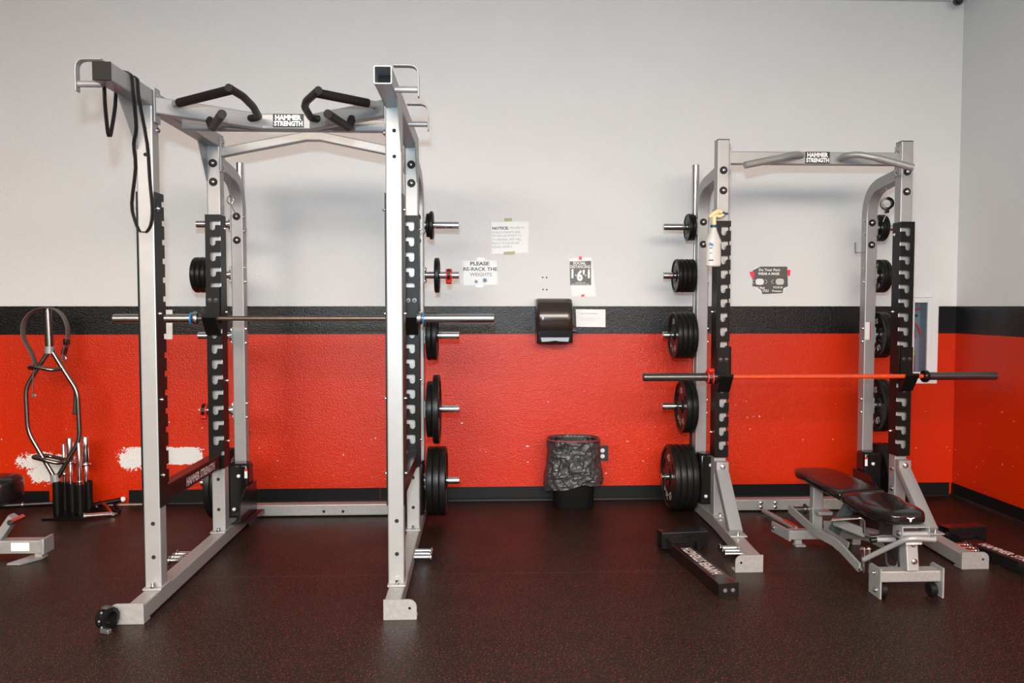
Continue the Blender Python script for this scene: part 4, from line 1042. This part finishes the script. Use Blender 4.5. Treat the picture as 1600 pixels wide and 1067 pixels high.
t = MB(); patch(t, [(745, 407.5), (757, 407.5), (757, 402.5), (745, 402.5)], .0022); patch(t, [(743, 449), (755, 449), (755, 445), (743, 445)], .0022); t.build('tape', 'cleartape', p2_)

p3 = paper('distancing_sign', 'grey social distancing sign with big white 6, held by red tape', wq((893.5, 463), (931.5, 463), (924.5, 402), (889.5, 404)), 'white')
t = MB(); patch(t, [(891, 445.5), (923.5, 445.5), (923.5, 407.5), (890, 408.5)], .0016); t.build('printed_panel', 'poster', p3)
t = MB(); wtext(t, 'SOCIAL', 905.5, 411, 20, 4.8, 0, .0026, bold=.03); wtext(t, 'DISTANCING', 906.8, 416.6, 31, 4.8, 0, .0026, bold=.02); wtext(t, "6'", 907.5, 430.5, 12.5, 18, 0, .0026, bold=.05)
wtext(t, 'PLEASE KEEP YOUR', 907, 441.7, 16, 1.8, 0, .0026); wtext(t, 'DISTANCE FROM OTHERS', 907, 444, 28, 1.6, 0, .0026)
fg_ = MB()
for px in (894.5, 920):
    c = W(px, 429, YW - .0026); fg_.obox(c, (.013, .0006, .050), Matrix.Identity(3)); c = W(px, 422, YW - .0026); fg_.cyl(c, c - Vector((0, .0006, 0)), .007, 12)
fg_.build('printed_figures', 'clip', p3)
for px in (899.8, 915): c = W(px, 430, YW - .0026); t.obox(c, (.012, .0006, .006), Matrix.Rotation(.0, 3, 'Y')); t.obox(c, (.006, .0006, .012), Matrix.Identity(3))
t.build('printing', 'whitepaint', p3)
t = MB(); patch(t, [(904.5, 406), (909, 406), (909, 400.5), (904.5, 400.5)], .0034); patch(t, [(908, 464), (913, 463), (913, 459.5), (908, 460.5)], .0034); t.build('tape', 'pinktape', p3)

p4 = paper('notice_card', 'small white card with tiny print beside the towel dispenser', wq((900.5, 510.5), (946, 511), (946, 483.5), (899.5, 483)), 'white')
t = MB(); wtext(t, 'PLEASE WIPE DOWN EQUIPMENT', 920.5, 490, 27, 1.8, 0, bold=.02); t.build('heading', 'greyink', p4); t = MB(); wtext(t, 'Clean and sanitize equipment after use', 923, 497, 32, 1.5); wtext(t, 'with wipes provided near the door', 920, 499.8, 27, 1.5); t.build('body_text', 'greyink', p4)

p5 = paper('mask_sign', 'dark grey face mask sign with curled corners and red tape, between the right rack posts', wq((1191, 459.5), (1222.5, 458), (1231, 447.5), (1230, 416.5), (1187, 416.5), (1176, 422), (1175.5, 447)), 'poster')
t = MB(); wtext(t, 'Do Your Part:', 1202.5, 421.5, 34, 4.2, 0, .0022, bold=.03); wtext(t, 'WEAR A MASK', 1201.5, 427.6, 35, 4.2, 0, .0022, bold=.04); t.build('heading', 'whitepaint', p5); t = MB()
wtext(t, 'MY Mask', 1188, 449.5, 15, 3.4, 0, .0022, bold=.03); wtext(t, 'YOU', 1196, 454.2, 10, 4.4, 0, .0022, bold=.03); t.build('printing', 'whitepaint', p5); t = MB(); wtext(t, 'YOUR M', 1215, 449, 15, 3.4, 0, .0022, bold=.03); wtext(t, 'Protect', 1214, 454.6, 15, 3.4, 0, .0022, bold=.03)
def mask_icon(mb, px, py):
    c = W(px, py, YW - .0022); o = [(.031 * math.copysign(abs(math.cos(a)) ** .6, math.cos(a)), .023 * math.copysign(abs(math.sin(a)) ** .8, math.sin(a))) for a in [2 * PI * i / 20 for i in range(20)]]
    mb.prism(o, .0006, RM(((1, 0, 0), (0, 0, 1), (0, -1, 0)), c))
t.build('printing', 'whitepaint', p5); t = MB(); mask_icon(t, 1187, 440.2)
for (px, sx) in ((1195, 1), (1209, -1), (1179, -1)):
    c = W(px, 440, YW - .0024); t.tube([(c.x + sx * .016 * math.cos(a), c.y, c.z + .014 * math.sin(a)) for a in [-PI / 2 + PI * i / 8 for i in range(9)]], .0014, 6)
t.build('mask_picture', 'whitepaint', p5)
t = MB(); mask_icon(t, 1218.5, 440); t.build('pattern_mask', 'cleartape', p5)
t = MB(); patch(t, [(1175.5, 447), (1191, 459.5), (1189, 453), (1180, 448)], .0022); patch(t, [(1222.5, 458), (1231, 447.5), (1224, 450)], .0022); patch(t, [(1176, 422.5), (1187, 417), (1185, 416), (1175.5, 420)], .0022); t.build('curled_corner', 'white', p5)
t = MB(); patch(t, [(1174, 434), (1178.5, 434.5), (1178.8, 424.5), (1170.5, 424.5)], .0032); patch(t, [(1231, 431), (1234, 431), (1235, 421.5), (1229, 421.5)], .0032); t.build('tape', 'pinktape', p5)

t = MB(); t.prism(wq((248, 530), (269.5, 530), (269.5, 484), (248, 484)), .0008, Matrix(((1, 0, 0, 0), (0, 0, -1, YW - E_), (0, 1, 0, 0), (0, 0, 0, 1))))
tag(t.build('taped_note', 'white'), 'narrow white paper on the wall, just visible between left rack posts', 'sign', 'papers taped to the wall')

# screw anchors above the dispenser
for i, (px, py, q) in enumerate(((848, 433.5, 'upper left'), (854, 433.5, 'upper right'), (848.5, 452.3, 'lower left'), (854.2, 452.5, 'lower right'))):
    c = W(px, py, YW); tag(MB().lathe([(.006, 0), (.0055, .002), (.002, .003)], c - Vector((0, .0, 0)), (0, -1, 0), 10).build('screw_anchor', 'ink'), '%s dark screw anchor of four in the white wall above the towel dispenser' % q, 'screw anchor', 'screw anchors')

# power outlet
c = W(943, 708, YW); o = thing('power_outlet', 'black wall socket with white outlets, half hidden behind the bin', 'power outlet', (c.x, YW, c.z - .06))
MB().box((c.x - .035, YW - .006, c.z - .058), (c.x + .035, YW - .0002, c.z + .058)).build('cover_plate', 'ink', o, bevel=.002)
mb = MB()
for dz in (-.021, .021): mb.lathe([(.016, 0), (.015, .002), (.001, .0022)], (c.x - .008, YW - .006, c.z + dz), (0, -1, 0), 18)
mb.build('socket', 'whitepaint', o)
# fire extinguisher cabinet (recessed) and the extinguisher in it
fc = thing('extinguisher_cabinet', 'white recessed fire extinguisher cabinet with glass door behind the right rack', 'fire cabinet', ((CX0 + CX1) / 2, YW, CZ0))
def frame(mb, x0, x1, z0, z1, w_, ya, yb):
    mb.box((x0, ya, z0), (x0 + w_, yb, z1)).box((x1 - w_, ya, z0), (x1, yb, z1)).box((x0 + w_, ya, z0), (x1 - w_, yb, z0 + w_)).box((x0 + w_, ya, z1 - w_), (x1 - w_, yb, z1))
mb = MB(); frame(mb, CX0, CX1, CZ0, CZ1, .050, YW - .012, YW - .0005); mb.build('trim_frame', 'cabinet', fc, bevel=.002)
dr = MB(); frame(dr, CX0 + .052, CX1 - .052, CZ0 + .052, CZ1 - .052, .036, YW - .022, YW - .004); dr = dr.build('door', 'cabinet', fc, bevel=.002)
g = MB().box((CX0 + .087, YW - .012, CZ0 + .087), (CX1 - .087, YW - .009, CZ1 - .087)).build('glass_pane', 'glass', dr)
mb = MB(); a0, a1, c0_, c1_ = hx0 + .001, hx1 - .001, hz0 + .001, hz1 - .001
mb.box((a0, YW + .001, c0_), (a0 + .003, YW + .18, c1_)).box((a1 - .003, YW + .001, c0_), (a1, YW + .18, c1_)).box((a0, YW + .001, c0_), (a1, YW + .18, c0_ + .003)).box((a0, YW + .001, c1_ - .003), (a1, YW + .18, c1_)).box((a0, YW + .177, c0_), (a1, YW + .18, c1_)); mb.build('tub', 'dispgrey', fc)
ex = thing('fire_extinguisher', 'red fire extinguisher inside the white wall cabinet', 'fire extinguisher', (3.225, YW + .09, c0_ + .004))
X, Y, Z = 3.225, YW + .09, c0_ + .004
MB().lathe([(.050, 0), (.055, .006), (.055, .36), (.048, .39), (.022, .415), (.018, .43)], (X, Y, Z), n=28).build('cylinder', 'redplastic', ex)
mb = MB(); mb.tube([(X, Y, Z + .43), (X, Y, Z + .46)], .015, 12); mb.tube([(X - .03, Y, Z + .455), (X + .02, Y, Z + .470), (X + .075, Y, Z + .470)], .010, 10); mb.build('valve', 'gloss', ex)
mb = MB(); mb.tube([(X - .02, Y, Z + .475), (X + .04, Y, Z + .515), (X + .10, Y, Z + .520)], .007, 10); mb.tube(fillet([(X + .01, Y - .01, Z + .445), (X + .06, Y - .03, Z + .40), (X + .085, Y - .03, Z + .33)], .03, 5), .008, 10); mb.build('handle_and_hose', 'redplastic', ex)
mb = MB(); mb.lathe([(.0552, 0), (.0556, .001), (.0556, .10), (.0552, .101)], (X, Y, Z + .20), n=28); mb.build('instruction_label', 'white', ex)
mb = MB(); mb.lathe([(.0556, 0), (.0558, .001), (.0558, .035), (.0556, .036)], (X, Y, Z + .17), n=28); mb.build('label_band', 'yellow', ex)

# ceiling camera
c = W(1497, 2, 5.6); sc_ = thing('security_camera', 'small dark dome security camera in the upper corner of the room', 'security camera', (c.x, c.y, ZC - .05))
MB().lathe([(.040, 0), (.046, -.004), (.046, -.022), (.040, -.026)], (c.x, c.y, ZC), n=24).build('mount', 'cabinet', sc_)
MB().ball((c.x, c.y, ZC - .026), .036, 20, (1, 1, 1)).build('dome', 'camglass', sc_)

# ------------------------------------------------------------------ left corner: bar holder, trap bar, belt
hxp = [(Fl(x, y).x, Fl(x, y).y, W(x, t_, Fl(x, y).y).z) for x, y, t_ in ((90, 806, 752), (102, 799, 754), (114, 802, 755), (126, 806, 758), (139, 797, 751))]
cx_ = sum(p[0] for p in hxp) / 5; cy_ = sum(p[1] for p in hxp) / 5
hold = thing('bar_holder', 'black five-tube floor holder for short bars in the left corner', 'bar rack', (cx_, cy_, 0))
q = [Fl(65, 813), Fl(131, 812), Fl(146, 797), Fl(88, 798)]
MB().prism([(p.x, p.y) for p in q], .012, Matrix.Translation((0, 0, .0005))).build('base_plate', 'black', hold)
for (x, y, z) in hxp:
    MB().lathe([(.0265, 0), (.0265, z - .012), (.022, z - .012), (.022, .01)], (x, y, .012), n=24).build('holder_tube', 'rubber', hold)
def short_bar(label, x, y, z0, pieces, m='chrome', nm='short_bar'):
    root = thing(nm, label, 'cable bar', (x, y, z0), 'short bars standing in the holder')
    for (r, a, b, mm, n2) in pieces: MB().lathe([(r - .002, 0), (r, .003), (r, b - a - .003), (r - .002, b - a)], (x, y, a), n=20).build(n2, mm, root)
x, y, z = hxp[1]; short_bar('short slim dark bar, leftmost of the loose bars in the holder', x, y, .06, [(.011, .06, .47, 'brushed', 'shaft'), (.015, .25, .27, 'chrome', 'stop_ring')])
x, y, z = hxp[2]; zz = W(111, 684, y).z; short_bar('short chrome-sleeved bar in the middle of the holder', x - .01, y, .06, [(.0125, .06, zz - .16, 'chrome', 'shaft'), (.022, zz - .16, zz, 'brushed', 'end_sleeve'), (.034, zz - .175, zz - .163, 'chrome', 'collar')])
x, y, z = hxp[3]; short_bar('short thin chrome bar in the front right tube of the holder', x, y, .06, [(.0125, .06, .50, 'chrome', 'shaft'), (.017, .225, .24, 'chrome', 'stop_ring')])
x, y, z = hxp[4]; zz = W(135, 682, y).z; short_bar('short bar with the brightest chrome sleeve, rearmost right in the holder', x - .012, y, .06, [(.0125, .06, zz - .18, 'chrome', 'shaft'), (.022, zz - .18, zz, 'chrome', 'end_sleeve'), (.033, zz - .20, zz - .185, 'chrome', 'collar')])
# hexagonal trap bar
ty = hxp[0][1]; tx0 = hxp[0][0]
P = lambda px, py, dy=0: W(px, py, ty + dy)
trap = thing('trap_bar', 'steel hexagonal trap bar standing on end in the corner holder', 'trap bar', (tx0, ty, .05))
top = P(74.5, 482); mid = P(77.5, 541)
MB().cyl(top, mid, .0265, 24).build('end_sleeve', 'gunmetal', trap)
MB().cyl(mid, P(77.5, 552), .030, 20).build('collar', 'silver', trap)
MB().cyl(P(86, 741), P(87, 752), .030, 20).build('collar', 'silver', trap)
MB().cyl(P(87, 752), Vector((tx0, ty, .03)), .0215, 20).build('end_sleeve', 'gunmetal', trap)
MB().tube(fillet([P(75, 551), P(62, 570), P(40, 606), P(43.5, 674), P(84, 744)], .06, 6), .0145, 16).build('hex_frame', 'gunmetal', trap)
MB().tube(fillet([P(80, 546), P(97, 574), P(121, 611), P(125, 686), P(90, 746)], .06, 6), .0155, 16).build('hex_frame', 'gunmetal', trap)
MB().tube(fillet([P(55, 576), P(44, 575, -.04), P(50, 572, -.06), P(80, 578, -.06), P(98, 576)], .03, 5), .0135, 14).build('handle', 'gunmetal', trap)
MB().tube(fillet([P(64, 711), P(50, 714, -.04), P(70, 719, -.09), P(92, 724, -.07), P(106, 719)], .03, 5), .0135, 14).build('handle', 'gunmetal', trap)
MB().tube(fillet([P(64, 711), P(80, 713, .05), P(106, 719)], .03, 5), .0135, 14).build('handle', 'gunmetal', trap)
MB().cyl(P(118, 605, .02), P(117, 646, .02), .012, 14).build('side_sleeve', 'darksteel', trap)
MB().tube([P(113, 646, .02), P(121, 646, .02)], .007, 8).build('stop_pin', 'chrome', trap)
mb = MB(); c_ = [P(120 + (1.5 if i % 2 else -1), 650 + 4 * i, .02) for i in range(12)]
mb.tube(c_, .004, 6); mb.build('chain', 'clip', trap)
# webbing belt hung over it
bp = [P(x, y, -.034) for x, y in ((55, 570), (53, 560), (49, 550), (38, 532), (35, 515), (38, 500), (48, 488), (60, 482), (74, 480), (88, 483), (99, 493), (106, 510), (106.5, 530), (102, 545), (100, 560))]
bl_ = thing('lifting_belt', 'grey webbing belt looped over the top of the trap bar', 'strap', P(70, 570, -.034))
mb = MB(); mb.sweep(fillet([tuple(p) for p in bp], .03, 3), rrect(.055, .004, .0015), (0, 1, 0)); mb.build('strap', 'leather', bl_)
mb = MB(); mb.sweep([tuple(P(x, y, -.034)) for x, y in ((55, 570), (52, 585), (51.5, 615))], rrect(.012, .004, .0015), (0, 1, 0)); mb.build('loose_end', 'leather', bl_)
MB().obox(P(53, 618, -.034), (.03, .01, .02), Matrix.Rotation(.3, 3, 'Y')).build('end_tip', 'clip', bl_, bevel=.003)
mb = MB(); mb.obox(P(104, 534, -.034), (.02, .058, .04), Matrix.Identity(3)); mb.obox(P(101, 548, -.034), (.016, .05, .05), Matrix.Rotation(.25, 3, 'Y')); mb.build('buckle', 'gloss', bl_, bevel=.003)
mb = MB(); mb.tube([P(100, 561, -.034) + Vector((.014 * math.cos(a), 0, .018 * math.sin(a))) for a in [2 * PI * i / 16 for i in range(16)]], .004, 8, closed=True); mb.build('carabiner', 'chrome', bl_)

# long bar lying along the wall, far left
a, b_ = Fl(-30, 792, .016), Fl(84, 786, .016)
lb = thing('barbell', 'long dark bar lying on the floor along the wall in the left corner', 'barbell', (a + b_) / 2)
d = (b_ - a).normalized()
MB().cyl(a, b_, .013, 14).build('shaft', 'darksteel', lb)
rg = Fl(34, 790, .016); rg = a + d * (rg - a).dot(d); MB().lathe([(.013, -.008), (.020, -.007), (.020, .007), (.013, .008)], rg, d, 18).build('stop_ring', 'brushed', lb)
# loose cable attachments on the floor
a, b_ = Fl(133, 806, .034), Fl(174, 803, .022); at = thing('cable_attachment', 'chrome V-shaped cable handle lying on the floor right of the holder', 'cable handle', (a + b_) / 2)
MB().cyl(a, b_, .017, 16).build('grip', 'chrome', at); MB().cyl(a - (b_ - a).normalized() * .012, a, .022, 16).build('grip_cap', 'brushed', at)
MB().tube(fillet([b_, Fl(166, 792, .02), Fl(157, 784, .03)], .02, 4), .0145, 14).build('grip', 'chrome', at)
c = Fl(178, 803, .012); MB().tube([c + Vector((.018 * math.cos(t_), .018 * math.sin(t_), 0)) for t_ in [2 * PI * i / 14 for i in range(14)]], .005, 8, closed=True).build('swivel_ring', 'chrome', at)
c = Fl(158, 786, .02); MB().ball(c, .02).build('pivot', 'chrome', at)
a, b_ = Fl(152, 800, .02), Fl(186, 792, .015); at = thing('strap_handle', 'black strap handle lying behind the chrome cable handle on the floor', 'cable handle', ((a.x + b_.x) / 2, (a.y + b_.y) / 2, 0))
MB().tube(fillet([Fl(148, 793, .016), Fl(160, 797, .016), Fl(176, 797, .016), Fl(186, 799, .014), Fl(188, 796, .014), Fl(178, 788, .02), Fl(182, 786, .02)], .03, 4), .009, 10).build('strap', 'black', at)
c = Fl(150, 793, .016); MB().ball(c, .014).build('end_ring', 'chrome', at)
# loose strip of baseboard
a = Vector((W(146, 782, YW - .10).x, YW - .10, .020)); b_ = Vector((W(192, 774, YW - .045).x, YW - .045, .045))
lo = thing('baseboard_strip', 'loose black bar-like strip with a pale cap leaning at the bare wall foot', 'loose strip', ((a + b_) / 2).to_tuple())
MB().cyl(a, b_, .016, 14).build('strip', 'black', lo); MB().ball(b_, .020).build('end_cap', 'whitepaint', lo)

# ------------------------------------------------------------------ bench cut by the left edge of the picture
lb2 = thing('weight_bench', 'black padded bench with silver base, cut off by the left edge of the photo', 'weight bench', (-2.85, 4.6, 0))
mb = MB()
st = []
for (x, hy, z0, z1) in ((-2.598, .03, .355, .435), (-2.602, .06, .335, .448), (-2.62, .10, .315, .462), (-2.66, .125, .305, .468), (-2.75, .135, .300, .470), (-3.4, .135, .300, .470)):
    k = 24; st.append([(x, 4.50 + hy * math.copysign(abs(math.cos(a)) ** .5, math.cos(a)), (z0 + z1) / 2 + (z1 - z0) / 2 * math.copysign(abs(math.sin(a)) ** .5, math.sin(a))) for a in [2 * PI * j / k for j in range(k)]])
k = 24; mb._add([v for s in st for v in s], [(i * k + j, (i + 1) * k + j, (i + 1) * k + (j + 1) % k, i * k + (j + 1) % k) for i in range(len(st) - 1) for j in range(k)] + [tuple(range(k)), tuple(range((len(st) - 1) * k, len(st) * k))[::-1]])
mb.build('seat_pad', 'vinyl', lb2, ang=50)
MB().bar([(-3.4, 4.50, .068), (-2.455, 4.50, .068)], .075, .075, (0, 0, 1)).build('base_beam', 'silver_worn', lb2)
MB().box((-2.455, 4.445, .028), (-2.437, 4.555, .118)).build('end_plate', 'silver', lb2, bevel=.004)
MB().prism([(-2.59, 4.36), (-2.52, 4.36), (-2.455, 4.46), (-2.455, 4.52), (-2.53, 4.52)], .010, Matrix.Translation((0, 0, .001))).box((-2.50, 4.47, .01), (-2.46, 4.51, .031)).build('foot_bracket', 'silver_worn', lb2)
MB().bar([(-2.72, 4.50, .10), (-2.625, 4.50, .235)], .060, .045, (0, 1, 0)).build('strut', 'silver', lb2)
mb = MB(); mb.cyl((-2.615, 4.44, .215), (-2.615, 4.56, .215), .016); mb.build('pivot_bolt', 'chrome', lb2)
MB().box((-2.625, 4.4605, .048), (-2.525, 4.4618, .095)).build('sticker', 'white', lb2)
MB().bar([(-2.85, 4.50, .10), (-2.80, 4.50, .305)], .060, .060, (0, 1, 0)).build('seat_post', 'silver', lb2)
